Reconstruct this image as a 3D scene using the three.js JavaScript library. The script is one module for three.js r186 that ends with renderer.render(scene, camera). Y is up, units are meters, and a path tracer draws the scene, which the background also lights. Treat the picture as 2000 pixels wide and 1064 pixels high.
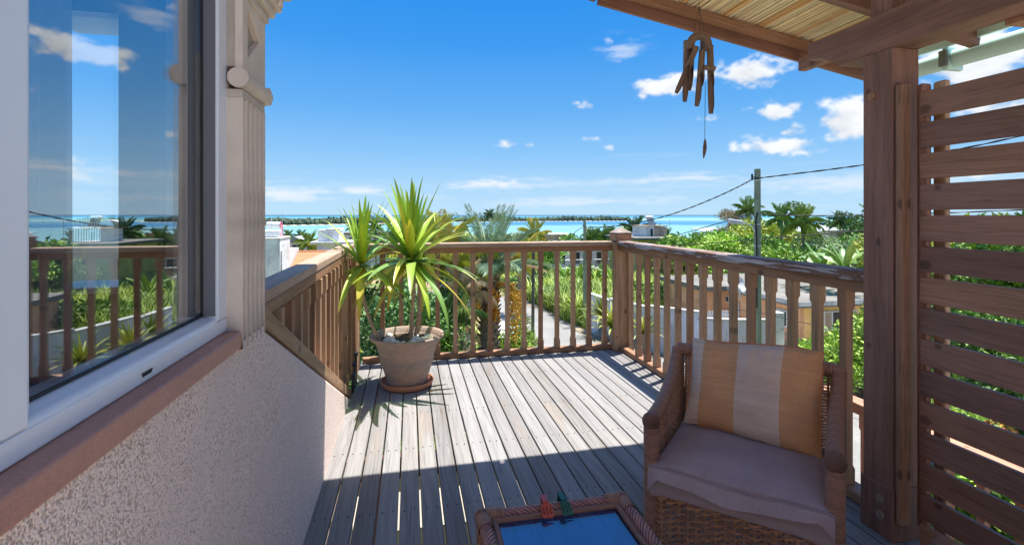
import * as THREE from 'three';
import { RoundedBoxGeometry } from 'three/addons/geometries/RoundedBoxGeometry.js';
import { mergeGeometries } from 'three/addons/utils/BufferGeometryUtils.js';

/* ------------------------------------------------------------ camera, sky, sun */
const scene = new THREE.Scene();
const EYE = 1.35;
const camera = new THREE.PerspectiveCamera(2 * Math.atan(644 / 960) * 180 / Math.PI, 2000 / 1288, 0.05, 60000);
camera.position.set(0, EYE, 0);
camera.rotation.y = -Math.atan(200 / 960);
camera.setViewOffset(2000, 1288, 0, 224, 2000, 1064);
const renderer = new THREE.WebGLRenderer({ antialias: true });
renderer.setSize(1024, 544);
renderer.toneMapping = THREE.LinearToneMapping;
renderer.toneMappingExposure = 2.35;
renderer.shadowMap.enabled = true;
const SUN_DIR = new THREE.Vector3(0.25, 1, -0.125).normalize();
const sun = new THREE.DirectionalLight(new THREE.Color(1, 0.955, 0.88), 4.2);
sun.position.copy(SUN_DIR).multiplyScalar(80);
sun.castShadow = true;
sun.shadow.mapSize.set(4096, 4096);
Object.assign(sun.shadow.camera, { left: -40, right: 40, top: 40, bottom: -40, near: 1, far: 200 });
scene.add(sun, sun.target);

/* seeded random and periodic noise */
function mulberry(a) { return () => { a |= 0; a = a + 0x6D2B79F5 | 0; let t = Math.imul(a ^ a >>> 15, 1 | a); t = t + Math.imul(t ^ t >>> 7, 61 | t) ^ t; return ((t ^ t >>> 14) >>> 0) / 4294967296; }; }
let rnd = mulberry(11);
const rr = (a, b) => a + (b - a) * rnd();
const mix = (a, b, t) => a + (b - a) * t;
const sat = (x) => Math.min(1, Math.max(0, x));
const sstep = (a, b, x) => { const t = sat((x - a) / (b - a)); return t * t * (3 - 2 * t); };
const TAB = new Float32Array(65536); { const r = mulberry(5); for (let i = 0; i < 65536; i++) TAB[i] = r(); }
const hsh = (x, y, s) => TAB[(Math.imul(x, 1619) + Math.imul(y, 31337) + Math.imul(s, 6971) ^ Math.imul(x, y + 7)) & 65535];
function vn(x, y, px, py, s) {
  const xi = Math.floor(x), yi = Math.floor(y); let u = x - xi, v = y - yi; u = u * u * (3 - 2 * u); v = v * v * (3 - 2 * v);
  const m = (a, p) => ((a % p) + p) % p, x0 = m(xi, px), x1 = m(xi + 1, px), y0 = m(yi, py), y1 = m(yi + 1, py);
  return (hsh(x0, y0, s) * (1 - u) + hsh(x1, y0, s) * u) * (1 - v) + (hsh(x0, y1, s) * (1 - u) + hsh(x1, y1, s) * u) * v;
}
function fbm(u, v, fx, fy, oct, s) { let a = 0, w = 0.5, t = 0; for (let o = 0; o < oct; o++) { a += w * vn(u * fx, v * fy, fx, fy, s + o * 17); t += w; w *= 0.55; fx *= 2; fy *= 2; } return a / t; }

const SKYK = 0.455;
/* sky: gradient with small fair-weather clouds, the same style all round */
{
  const W = 3072, Hh = 1536, data = new Float32Array(W * Hh * 4);
  // azimuth (deg, 0 = -z, + = +x), elevation, half sizes, strength
  const clouds = [[29.7, 13.9, 6.2, 1.5, 1.3], [37.6, 14.3, 3.6, 2.2, 1.35], [24.1, 18.3, 2.2, 1.9, .72], [20.4, 12.4, 2.5, 1, 1.05], [11.5, 8.2, 1.8, .9, 1], [13.7, 8.1, 1.4, .7, .9], [10, 3.7, 2, .5, .4],
    [40.1, 10.4, 2.7, 1.3, 1.2], [39.8, 7.1, 4.6, 1.5, 1.05], [41.8, 8.4, 2.4, 1.2, 1.1], [46.4, 8.8, 3.6, 2.8, 1.5], [54.9, 13.0, 4.5, 3.2, 1.5], [57, 8.2, 5, 2.3, 1.2], [33.4, 10.3, 1.7, .8, .7], [20.6, 8.8, 2.6, .5, .5], [55, 4.2, 7, 1.6, .9], [42, 6.2, 4, .8, .6], [23, 7.6, 1, .5, .8]];
  const wisps = [[10, 3.7, 6.5, .8, .95], [30.2, 4, 8, .6, .7], [-12.9, 2.2, 5, .9, .8], [-5.6, 2.7, 3.2, .5, .8], [46, 3, 10, 1, .6], [20, 1.6, 14, .6, .5], [24.5, 18, 2.6, 1.4, .5], [-20, 3, 6, 1, .7], [60, 4, 8, 1, .6]];
  const r = mulberry(77);
  for (let i = 0; i < 26; i++) wisps.push([75 + r() * 250 - (r() < .5 ? 0 : 0), 1.5 + r() * 8, 4 + r() * 8, .5 + r() * .8, .4 + r() * .5]);
  for (const w of wisps) if (w[0] > 180) w[0] -= 360;
  for (let i = 0; i < 75; i++) { const az = 68 + r() * 262, el = 3 + Math.pow(r(), 1.4) * 26, s = .6 + r() * 1.1; clouds.push([az > 180 ? az - 360 : az, el, (2 + 5 * r()) * s, (.7 + 1.5 * r()) * s, .6 + .8 * r()]); }
  const stops = [[-90, .10, .13, .12], [-1, .30, .36, .38], [0, .50, .73, .92], [3, .41, .67, .92], [7, .255, .545, .905], [12, .13, .42, .87], [19, .05, .315, .83], [26, .022, .26, .80], [40, .03, .25, .76], [60, .06, .28, .74], [90, .08, .3, .72]];
  const sd = SUN_DIR;
  for (let y = 0; y < Hh; y++) {
    const el = ((y + .5) / Hh - .5) * 180; let k = 0; while (k < stops.length - 2 && el > stops[k + 1][0]) k++;
    const A = stops[k], B = stops[k + 1], t = sat((el - A[0]) / (B[0] - A[0])), base = [1, 2, 3].map((i) => mix(A[i], B[i], t));
    const ce = Math.cos(el * Math.PI / 180), se = Math.sin(el * Math.PI / 180);
    for (let x = 0; x < W; x++) {
      const ph = ((x + .5) / W - .5) * 2 * Math.PI, dx = Math.cos(ph) * ce, dz = Math.sin(ph) * ce, az = Math.atan2(dx, -dz) * 180 / Math.PI;
      let c0 = base[0], c1 = base[1], c2 = base[2];
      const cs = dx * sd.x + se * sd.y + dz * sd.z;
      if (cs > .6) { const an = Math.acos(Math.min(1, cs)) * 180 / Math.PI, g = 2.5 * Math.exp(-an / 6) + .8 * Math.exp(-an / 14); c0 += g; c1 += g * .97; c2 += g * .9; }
      if (el > -.2 && el < 36) {
        let cov = 0, up = 0;
        for (const c of clouds) {
          let da = az - c[0]; if (da > 180) da -= 360; if (da < -180) da += 360; if (Math.abs(da) > c[2] * 1.6) continue;
          const de = el - c[1]; if (Math.abs(de) > c[3] * 1.8) continue;
          const q = (da / c[2]) ** 2 + (de / (de < 0 ? c[3] * .7 : c[3])) ** 2, m = c[4] * Math.exp(-q * 1.25); if (m > cov) { cov = m; up = de / c[3]; }
        }
        if (cov > .03) {
          const uu = (az + 180) / 360, vv = (el + 90) / 180;
          const n = fbm(uu, vv, 150, 130, 6, 3), n2 = fbm(uu, vv, 620, 520, 4, 9);
          const a = sstep(.42, .86, cov * .75 + (n - .5) * 1.35 + (n2 - .5) * .42 + .05) * sat(cov * 2.4);
          const sh = sat(.9 + up * .09 + (n - .5) * .5);
          c0 = mix(c0, .90 * sh + .02, a); c1 = mix(c1, .925 * sh + .03, a); c2 = mix(c2, .955 * sh + .045, a);
        }
        for (const w of wisps) { const da = (az - w[0]) / w[2], de = (el - w[1] - (az - w[0]) * .02) / w[3]; if (Math.abs(da) < 1.6 && Math.abs(de) < 1.8) { const nn = fbm((az + 180) / 360, (el + 90) / 180, 60, 420, 5, 51) * .6 + fbm((az + 180) / 360, (el + 90) / 180, 300, 700, 3, 57) * .4, a = w[4] * sstep(.40, .72, nn + .36 * (Math.exp(-(da * da + de * de)) - .45)) * Math.exp(-(da * da + de * de) * .9); c0 = mix(c0, .86, a); c1 = mix(c1, .9, a); c2 = mix(c2, .955, a); } }
        const ci = fbm((az + 180) / 360, (el + 90) / 180, 26, 190, 5, 31); const wa = sstep(.55, .8, ci) * .26 * sstep(0, 2, el) * (1 - sstep(4, 9, el));
        c0 = mix(c0, .86, wa); c1 = mix(c1, .9, wa); c2 = mix(c2, .95, wa);
      }
      const i = (y * W + x) * 4; data[i] = c0 * SKYK; data[i + 1] = c1 * SKYK; data[i + 2] = c2 * SKYK; data[i + 3] = 1;
    }
  }
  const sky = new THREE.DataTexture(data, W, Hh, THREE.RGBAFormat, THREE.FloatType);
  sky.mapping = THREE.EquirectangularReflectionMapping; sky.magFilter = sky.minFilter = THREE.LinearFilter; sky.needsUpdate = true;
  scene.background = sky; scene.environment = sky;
}

/* ------------------------------------------------------------ helpers */
const counts = {};
function numbered(n) { counts[n] = (counts[n] ?? -1) + 1; return counts[n] ? `${n}_${String(counts[n]).padStart(3, '0')}` : n; }
function tag(o, label, category, group) { o.userData.label = label; if (category) o.userData.category = category; if (group) o.userData.group = group; return o; }
function thing(name, label, category, p = [0, 0, 0], group) { const o = new THREE.Group(); o.name = numbered(name); o.position.set(...p); scene.add(o); return tag(o, label, category, group); }
function struct(name, geo, mat) { const o = new THREE.Mesh(geo, mat); o.name = numbered(name); o.userData.kind = 'structure'; o.castShadow = o.receiveShadow = true; scene.add(o); return o; }
/* a part given in its parent's own axes */
function part(parent, name, geo, mat, p, rot) {
  const o = new THREE.Mesh(geo, mat); o.name = name; o.castShadow = o.receiveShadow = true;
  if (p) o.position.set(...p); if (rot) o.rotation.set(...rot); parent.add(o); return o;
}
function origin(o) { const v = new THREE.Vector3(); for (; o && o !== scene; o = o.parent) v.add(o.position); return v; }
/* a part placed at a point of the world (parents not turned) */
function put(parent, name, geo, mat, p = [0, 0, 0], rot) { const b = origin(parent); return part(parent, name, geo, mat, [p[0] - b.x, p[1] - b.y, p[2] - b.z], rot); }
function clean(g) { const n = g.index ? g.toNonIndexed() : g; for (const k of Object.keys(n.attributes)) if (!['position', 'normal', 'uv'].includes(k)) n.deleteAttribute(k); if (!n.attributes.uv) n.setAttribute('uv', new THREE.BufferAttribute(new Float32Array(n.attributes.position.count * 2), 2)); if (!n.attributes.normal) n.computeVertexNormals(); n.morphAttributes = {}; return n; }
const join = (...a) => mergeGeometries(a.flat().map(clean), false);
/* uv in metres, u along the grain */
function grain(g0, axis = 'x', jitter = true, s = 1) {
  const g = clean(g0), p = g.attributes.position, uv = new Float32Array(p.count * 2), A = 'xyz'.indexOf(axis), ou = jitter ? rnd() * 7 : 0, ov = jitter ? rnd() * 7 : 0, a = new THREE.Vector3(), b = new THREE.Vector3(), c = new THREE.Vector3();
  for (let i = 0; i < p.count; i += 3) {
    a.fromBufferAttribute(p, i); b.fromBufferAttribute(p, i + 1).sub(a); c.fromBufferAttribute(p, i + 2).sub(a); b.cross(c);
    const n = [Math.abs(b.x), Math.abs(b.y), Math.abs(b.z)], D = n.indexOf(Math.max(...n)); let U = A, V = 3 - A - D; if (D === A) { U = (A + 1) % 3; V = (A + 2) % 3; }
    for (let k = 0; k < 3; k++) { const q = [p.getX(i + k), p.getY(i + k), p.getZ(i + k)]; uv[(i + k) * 2] = q[U] * s + ou; uv[(i + k) * 2 + 1] = q[V] * s + ov; }
  }
  g.setAttribute('uv', new THREE.BufferAttribute(uv, 2)); return g;
}
const rbox = (w, h, d, axis, r = .004) => grain(new RoundedBoxGeometry(w, h, d, 1, Math.min(r, w / 2.1, h / 2.1, d / 2.1)), axis);
const pbox = (w, h, d, axis = 'x') => grain(new THREE.BoxGeometry(w, h, d), axis, false);
const T = (g, x, y, z) => g.translate(x, y, z);
/* box from corner to corner, in place */
const cbox = (x0, x1, y0, y1, z0, z1, axis = 'x', r = 0) => T(r ? rbox(x1 - x0, y1 - y0, z1 - z0, axis, r) : pbox(x1 - x0, y1 - y0, z1 - z0, axis), (x0 + x1) / 2, (y0 + y1) / 2, (z0 + z1) / 2);
const V3 = (a) => new THREE.Vector3(...a);
function tube(pts, r, seg = 24, rs = 8, us = 1) {
  const c = new THREE.CatmullRomCurve3(pts.map(V3)), g = new THREE.TubeGeometry(c, seg, r, rs), L = c.getLength(), uv = g.attributes.uv; for (let i = 0; i < uv.count; i++) uv.setX(i, uv.getX(i) * L * us); return g;
}
function stick(a, b, r0, r1 = r0, rs = 8) { // tapered straight piece, uv x along in metres
  const A = V3(a), B = V3(b), L = A.distanceTo(B), g = new THREE.CylinderGeometry(r1, r0, L, rs, 1), uv = g.attributes.uv;
  for (let i = 0; i < uv.count; i++) { const u = uv.getX(i); uv.setXY(i, uv.getY(i) * L, u); }
  g.applyQuaternion(new THREE.Quaternion().setFromUnitVectors(new THREE.Vector3(0, 1, 0), B.clone().sub(A).normalize())); return g.translate(...A.add(B).multiplyScalar(.5).toArray());
}
/* a place out in the view: pixel of the 2000-wide frame and distance along the lens axis */
const TH = Math.atan(200 / 960), FW = [Math.sin(TH), -Math.cos(TH)], RT = [Math.cos(TH), Math.sin(TH)];
const at = (x, y, d) => { const l = (x - 1000) / 960 * d; return [FW[0] * d + RT[0] * l, EYE - (y - 420) / 960 * d, FW[1] * d + RT[1] * l]; };
const SEA = -20;
function land(x, z) {
  const D = x * FW[0] + z * FW[1];
  let h = -3.2; if (D > 8) h -= (Math.min(D, 30) - 8) * .045; if (D > 30) h -= Math.min(D - 30, 520) * 16.4 / 310;
  h += (vn(x * .06 + 50, z * .06 + 50, 999, 999, 4) - .5) * .5 * sstep(20, 60, Math.hypot(x, z)); return h;
}
const onLand = (x, d, dy = 0) => { const p = at(x, 420, d); p[1] = land(p[0], p[2]) + dy; return p; };

/* ------------------------------------------------------------ textures */
const enc = (c) => { c = sat(c); return Math.round(255 * (c <= .0031308 ? c * 12.92 : 1.055 * Math.pow(c, 1 / 2.4) - .055)); };
function colorTex(n, fn, m = n, sx = 1, sy = sx) {
  const d = new Uint8Array(n * m * 4); for (let y = 0; y < m; y++) for (let x = 0; x < n; x++) { const c = fn(x / n, y / m), i = (y * n + x) * 4; d[i] = enc(c[0]); d[i + 1] = enc(c[1]); d[i + 2] = enc(c[2]); d[i + 3] = 255; }
  return finish(new THREE.DataTexture(d, n, m), sx, sy, THREE.SRGBColorSpace);
}
function grayTex(n, fn, m = n, sx = 1, sy = sx) {
  const d = new Uint8Array(n * m * 4); for (let y = 0; y < m; y++) for (let x = 0; x < n; x++) { const c = Math.round(255 * sat(fn(x / n, y / m))), i = (y * n + x) * 4; d[i] = d[i + 1] = d[i + 2] = c; d[i + 3] = 255; }
  return finish(new THREE.DataTexture(d, n, m), sx, sy, THREE.NoColorSpace);
}
function finish(t, sx, sy, cs) { t.wrapS = t.wrapT = THREE.RepeatWrapping; t.magFilter = THREE.LinearFilter; t.minFilter = THREE.LinearMipmapLinearFilter; t.generateMipmaps = true; t.repeat.set(1 / sx, 1 / sy); t.colorSpace = cs; t.needsUpdate = true; return t; }
const std = (o) => new THREE.MeshStandardMaterial(o);
const L = (r, g, b) => new THREE.Color().setRGB(r, g, b);

const grainVal = (u, v, s, f = 1) => { const w = (fbm(u, v, 3, 4, 3, s + 5) - .5) * .12; const a = fbm(u, v + w, 3 * f, 48, 4, s), b = fbm(u, v + w, 8, 130, 3, s + 3), c = fbm(u, v, 2, 5, 3, s + 9); return [a, b, c]; };
const KN = [[.13, .22, .022], [.47, .61, .03], [.72, .12, .018], [.86, .83, .026], [.31, .90, .016]];
const tWood = colorTex(512, (u, v) => { const [a, b, c] = grainVal(u, v, 40); let k = .62 + .42 * a + .34 * (b - .5) + .55 * (c - .5); let kn = 0; for (const [ku, kv, kr] of KN) { let du = Math.abs(u - ku); du = Math.min(du, 1 - du); let dv = Math.abs(v - kv); dv = Math.min(dv, 1 - dv); kn = Math.max(kn, 1 - sstep(kr * .5, kr, Math.hypot(du, dv * .55 + .0) + .012 * (a - .5))); } const dark = sstep(.62, .78, b) * .42 + kn * .5; k = k * (1 - Math.min(.75, dark)); return [k, k * mix(.93, 1, a), k * mix(.88, 1.02, c)]; }, 512, 1.1, .42);
const tWoodB = grayTex(512, (u, v) => { const [a, b] = grainVal(u, v, 40); return .5 * a + .5 * b; }, 512, 1.1, .42);
const tDeck = colorTex(1024, (u, v) => { const [a, b, c] = grainVal(u, v, 60); const cr = sstep(.7, .82, fbm(u, v + (fbm(u, v, 4, 6, 2, 8) - .5) * .05, 5, 170, 3, 66)); let k = .68 + .24 * a + .42 * (b - .5) + .38 * (c - .5); k *= 1 - .45 * cr; const br = sstep(.5, .72, fbm(u, v, 4, 6, 4, 91)); return [k * mix(1, 1.04, br), k * mix(1, .97, br), k * mix(1, .9, br)]; }, 1024, 1.9, .62);
const tDeckB = grayTex(512, (u, v) => { const [a, b] = grainVal(u, v, 60); const cr = sstep(.7, .82, fbm(u, v, 5, 170, 3, 66)); return sat(.35 * a + .5 * b + .25 - .5 * cr); }, 512, 1.9, .62);
const tPeel = colorTex(1024, (u, v) => { const [a, b, c] = grainVal(u, v, 71); const n = fbm(u, v, 9, 20, 5, 73) * .75 + fbm(u, v, 3, 5, 3, 77) * .25 + (a - .5) * .7; const m = sstep(.575, .62, n), e = sstep(.545, .575, n) - m; const k = .7 + .5 * (a - .5) + .4 * (b - .5); const br = [.30 * k, .155 * k, .10 * k], gr = [.56 * k, .52 * k, .52 * k]; return [0, 1, 2].map((i) => mix(br[i], gr[i], m) * (1 - .45 * Math.max(0, e)) * mix(.8, 1.1, c)); }, 512, 1.2, .5);
const tStucco = colorTex(1024, (u, v) => { const n = fbm(u, v, 260, 260, 2, 81), p = fbm(u, v, 6, 6, 4, 82), f = fbm(u, v, 480, 480, 1, 85), pit = sstep(.56, .78, n + (p - .5) * .45), k = .90 + .12 * (f - .5) + .34 * (p - .5); return [mix(.95, .43, pit * .75) * k, mix(.78, .30, pit * .75) * k, mix(.69, .23, pit * .75) * k]; }, 1024, .85, .85);
const tStuccoB = grayTex(1024, (u, v) => { const n = fbm(u, v, 260, 260, 2, 81), f = fbm(u, v, 480, 480, 1, 85); return sat(1.2 - 1.2 * n) * .75 + .25 * f; }, 1024, .85, .85);
const tClay = colorTex(512, (u, v) => { const a = fbm(u, v, 3, 10, 5, 101), b = fbm(u, v, 5, 5, 5, 103), c = fbm(u, v, 40, 90, 2, 104); const w = sstep(.45, .72, a * .6 + b * .5); const k = .85 + .3 * (c - .5) + .5 * (b - .5); return [mix(.50, .33, w) * k, mix(.34, .265, w) * k, mix(.26, .215, w) * k]; }, 512, 1, 1);
const tConc = colorTex(512, (u, v) => { const a = fbm(u, v, 4, 4, 6, 111), b = fbm(u, v, 60, 60, 2, 113), c = fbm(u, v, 14, 3, 4, 115); const k = .78 + .5 * (a - .5) + .15 * (b - .5) - .25 * sstep(.58, .8, c); return [k, k, k * .98]; }, 512, 3.5, 3.5);
const tRoad = colorTex(512, (u, v) => { const a = fbm(u, v, 4, 4, 6, 121), b = fbm(u, v, 160, 160, 2, 123); const k = .85 + .4 * (a - .5) + .35 * (b - .5); return [k, k * .985, k * .96]; }, 512, 5, 5);
const tSoil = colorTex(512, (u, v) => { const a = fbm(u, v, 5, 5, 6, 131), b = fbm(u, v, 50, 50, 4, 133); const m = sstep(.42, .6, a); return [mix(.30, .15, m) * (.6 + .8 * b), mix(.22, .20, m) * (.6 + .8 * b), mix(.13, .05, m) * (.6 + .8 * b)]; }, 512, 8, 8);
const tFine = grayTex(256, (u, v) => { const a = Math.sin(u * Math.PI * 2 * 64) * .5 + .5, b = Math.sin(v * Math.PI * 2 * 64) * .5 + .5; return (((Math.floor(u * 64) + Math.floor(v * 64)) & 1) ? a : b); }, 256, .09, .09);
const tCloth = colorTex(256, (u, v) => { const a = fbm(u, v, 3, 3, 5, 141), b = fbm(u, v, 90, 90, 2, 143); const k = .9 + .28 * (a - .5) + .2 * (b - .5); return [k, k, k]; }, 256, .5, .5);
const tWrap = grayTex(256, (u, v) => { const t = (u * 8 + v) % 1, w = Math.abs(t - .5) * 2; return (1 - w * w) * .85 + .15 * fbm(u, v, 8, 60, 2, 151); }, 256, .05, 1); // cane wound round a pole
const tWrapC = colorTex(256, (u, v) => { const q = u * 8 + v, t = ((q % 1) + 1) % 1, id = Math.floor(q), w = Math.abs(t - .5) * 2; const k = (1 - .78 * w ** 4) * mix(.65, 1.1, hsh(id & 7, 3, 2)) * mix(.8, 1.1, fbm(u, v, 8, 30, 3, 155)); return [k, k * .96, k * .92]; }, 256, .05, 1);
const tRope = grayTex(256, (u, v) => { const t = (((u * 1 + v) * 9) % 1 + 1) % 1, w = Math.abs(t - .5) * 2; return 1 - w * w; }, 256, .16, 1);
const tRopeC = colorTex(256, (u, v) => { const q = (u + v) * 9, t = ((q % 1) + 1) % 1, id = Math.floor(q), w = Math.abs(t - .5) * 2; const k = (1 - .75 * w ** 3) * mix(.7, 1.1, hsh(id % 9, 5, 2)); return [k, k * .95, k * .93]; }, 256, .16, 1);
const tTrunk = colorTex(256, (u, v) => { const ring = Math.abs(((u * 10 + .25 * fbm(u, v, 6, 4, 2, 161)) % 1) - .5) * 2; const k = .55 + .35 * ring + .5 * (fbm(u, v, 20, 12, 4, 163) - .5); return [k, k * .95, k * .88]; }, 256, .6, 1);
const tTrunkB = grayTex(256, (u, v) => Math.abs(((u * 10 + .25 * fbm(u, v, 6, 4, 2, 161)) % 1) - .5) * 1.4 + .3 * fbm(u, v, 20, 12, 4, 163), 256, .6, 1);
const tCane = colorTex(512, (u, v) => { const a = fbm(u, v, 3, 40, 4, 171), b = fbm(u, v, 5, 6, 4, 173), sp = sstep(.7, .8, fbm(u, v, 12, 30, 3, 175)); const k = (.92 + .5 * (a - .5) + .35 * (b - .5)) * (1 - .5 * sp); return [k, k * mix(.88, 1, b), k * mix(.7, .95, b)]; }, 512, 1.4, .3);

const tStrand = colorTex(64, (u, v) => { const k = .62 + .42 * hsh(Math.floor(u * 64), 5, 9), q = .85 + .3 * fbm(u, v, 8, 6, 2, 211); return [k * q, k * q * .97, k * q * .93]; }, 64, 1, 1);
/* ------------------------------------------------------------ materials */
const wood = (c, rough = .62, bump = .0012, map = tWood, bm = tWoodB, spec = .55) => new THREE.MeshPhysicalMaterial({ color: L(...c), map, bumpMap: bm, bumpScale: bump, roughness: rough, specularIntensity: spec });
const M = {
  rail: wood([.50, .32, .185], .6), rail2: wood([.38, .21, .12], .58), railTop: wood([.52, .37, .26], .65), peel: std({ map: tPeel, bumpMap: tWoodB, bumpScale: .0015, roughness: .75 }),
  dark: wood([.275, .15, .115], .5), dark2: wood([.34, .18, .125], .5), warm: wood([.44, .245, .15], .55), grey: wood([.34, .28, .24], .7),
  slat: [wood([.34, .195, .14], .5), wood([.25, .14, .105], .5), wood([.40, .225, .15], .52), wood([.30, .175, .135], .48)],
  deck: [[.325, .315, .312], [.30, .285, .278], [.338, .33, .325], [.315, .30, .288], [.285, .275, .27]].map((c) => wood(c, .85, .0016, tDeck, tDeckB, .3)),
  stucco: std({ map: tStucco, bumpMap: tStuccoB, bumpScale: .0032, roughness: .95 }),
  plaster: std({ color: L(.92, .79, .68), map: tConc, bumpMap: tStuccoB, bumpScale: .0008, roughness: .9 }),
  sill: std({ color: L(.50, .26, .20), map: tCloth, bumpMap: tStuccoB, bumpScale: .001, roughness: .5 }),
  upvc: new THREE.MeshPhysicalMaterial({ color: L(.84, .89, .96), roughness: .3 }), seal: std({ color: L(.02, .02, .022), roughness: .6 }),
  glass: new THREE.MeshPhysicalMaterial({ color: L(.96, .985, .99), transmission: 1, thickness: 0, roughness: 0, ior: 2.9 }),
  tableGlass: new THREE.MeshPhysicalMaterial({ color: L(.30, .43, .72), transmission: 1, thickness: 0, roughness: .02, ior: 2.3 }),  // blue tint puts the reflected sky into the table glass colour
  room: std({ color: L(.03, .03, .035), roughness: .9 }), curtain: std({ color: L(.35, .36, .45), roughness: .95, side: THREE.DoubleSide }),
  clay: std({ map: tClay, bumpMap: tClay, bumpScale: .002, roughness: .85 }), saucer: std({ color: L(.55, .24, .13), map: tCloth, roughness: .8 }), soil: std({ color: L(.10, .065, .04), map: tCloth, bumpMap: tStuccoB, bumpScale: .01, roughness: 1 }), stone: std({ color: L(.86, .84, .80), roughness: .9 }),
  cane: std({ color: L(.54, .285, .185), map: tWrapC, bumpMap: tWrap, bumpScale: .003, roughness: .45 }), weave: std({ color: L(.52, .28, .165), map: tStrand, roughness: .5 }), weave2: std({ color: L(.36, .19, .11), roughness: .55 }),
  rope: std({ color: L(.50, .23, .20), map: tRopeC, bumpMap: tRope, bumpScale: .004, roughness: .4 }),
  iron: std({ color: L(.05, .05, .055), roughness: .55, metalness: .6 }), gutter: std({ color: L(.56, .80, .76), roughness: .45 }), black: std({ color: L(.012, .012, .014), roughness: .6 }),
  bamboo: [[.95, .82, .56], [.84, .68, .42], [.97, .90, .70], [.80, .52, .26], [.90, .82, .62]].map((c) => std({ color: L(...c), map: tCane, bumpMap: tWoodB, bumpScale: .001, roughness: .7 })),
  chime: std({ color: L(.25, .17, .135), map: tCane, roughness: .45 }), chimeIn: std({ color: L(.20, .12, .09), map: tCane, roughness: .7 }),
  white: std({ color: L(.95, .95, .95), map: tConc, roughness: .85 }), white2: std({ color: L(.80, .80, .83), map: tConc, roughness: .85 }), conc: std({ color: L(.62, .61, .58), map: tConc, roughness: .95 }), roofc: std({ color: L(.25, .235, .21), map: tConc, roughness: .95 }), beige: std({ color: L(.60, .46, .36), map: tConc, roughness: .9 }), peach: std({ color: L(.96, .52, .30), map: tConc, roughness: .9 }), yellow: std({ color: L(.95, .60, .24), map: tConc, roughness: .9 }), olive: std({ color: L(.56, .54, .22), map: tConc, roughness: .9 }),
  tile: std({ color: L(.66, .27, .13), map: tCloth, roughness: .85 }), win: std({ color: L(.03, .04, .05), roughness: .15 }), trim: std({ color: L(.7, .7, .7), roughness: .6 }), blueW: std({ color: L(.10, .24, .28), roughness: .4 }), metal: std({ color: L(.55, .58, .6), roughness: .4, metalness: .5 }), panel: std({ color: L(.08, .10, .13), roughness: .12 }),
  pole: std({ color: L(.30, .33, .22), map: tConc, roughness: .9 }), pole2: std({ color: L(.14, .13, .12), map: tConc, roughness: .8 }), road: std({ color: L(.30, .295, .285), map: tRoad, roughness: .95 }), curb: std({ color: L(.5, .48, .44), map: tConc, roughness: .95 }),
  trunk: std({ color: L(.46, .37, .27), map: tTrunk, bumpMap: tTrunkB, bumpScale: .02, roughness: .95 }), bark: std({ color: L(.34, .27, .21), map: tTrunk, roughness: .95 }),
};

/* ============================================================ SETTING */
{ // ground as one sheet, finer near the house
  const xs = [], zs = []; const ax = (n, a) => { const o = []; for (let i = -n; i <= n; i++) { const t = i / n; o.push(Math.sign(t) * (Math.abs(t) * 30 + a * Math.pow(Math.abs(t), 4))); } return o; };
  xs.push(...ax(46, 3200)); for (const z of ax(60, 3200)) zs.push(-z);
  const P = [], I = [], U = [];
  for (const z of zs) for (const x of xs) { let y = land(x, z); if (x > -2.5 && x < 4.5 && z > -9 && z < 3) y = -3.2; P.push(x, y, z); U.push(x, z); }
  const n = xs.length; for (let j = 0; j < zs.length - 1; j++) for (let i = 0; i < n - 1; i++) { const a = j * n + i; I.push(a, a + 1, a + n, a + 1, a + n + 1, a + n); }
  const g = new THREE.BufferGeometry(); g.setAttribute('position', new THREE.Float32BufferAttribute(P, 3)); g.setAttribute('uv', new THREE.Float32BufferAttribute(U, 2)); g.setIndex(I); g.computeVertexNormals();
  struct('ground', g, std({ map: tSoil, roughness: 1 }));
}
{ // sea: shallow lagoon, reef, deeper channels
  const P = [], I = [], C = [], A = 300, R = []; for (let i = 0; i <= 150; i++) R.push(150 * Math.pow(45000 / 150, i / 150));
  for (const r of R) for (let j = 0; j < A; j++) {
    const az = j / A * Math.PI * 2 - Math.PI, x = Math.sin(az) * r, z = -Math.cos(az) * r; P.push(x, SEA, z);
    const D = Math.max(60, r * Math.cos(az - TH)), l = r * Math.sin(az - TH), q = 20496 / Math.max(D, r * .5), px = l / D * 960 + 1000;
    const w = (vn(px * .006 + 40, Math.log(r) * 5, 999, 999, 21) - .5) * 2 + (vn(px * .02 + 40, Math.log(r) * 14, 999, 999, 23) - .5) * .9;
    let c = [.155, .31, .33]; const to = (k, t) => { c = c.map((v, i) => mix(v, k[i], t)); };
    to([.19, .36, .36], sstep(22, 44, q + w * 4) * .7);
    const right = sstep(830, 1000, px);
    to([.035, .15, .27], right * sstep(11.2, 13.5, q + w * 1.6) * (1 - sstep(18, 21, q + w * 2)) * .92);
    to([.24, .36, .36], right * sstep(6.6, 7.6, q + w * .8) * (1 - sstep(9, 10.5, q + w * .8)) * .8);
    to([.07, .24, .31], sstep(7, 6, q + w * .7) * .8);
    to([.025, .13, .23], 1 - sstep(2.3, 3.2, q + w * .5)); C.push(...c);
  }
  for (let i = 0; i < 150; i++) for (let j = 0; j < A; j++) { const a = i * A + j, b = i * A + (j + 1) % A; I.push(a, a + A, b, b, a + A, b + A); }
  const g = new THREE.BufferGeometry(); g.setAttribute('position', new THREE.Float32BufferAttribute(P, 3)); g.setAttribute('color', new THREE.Float32BufferAttribute(C, 3)); g.setIndex(I); g.computeVertexNormals();
  struct('sea', g, new THREE.MeshPhysicalMaterial({ vertexColors: true, roughness: .45, specularIntensity: .35 }));
}
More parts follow.
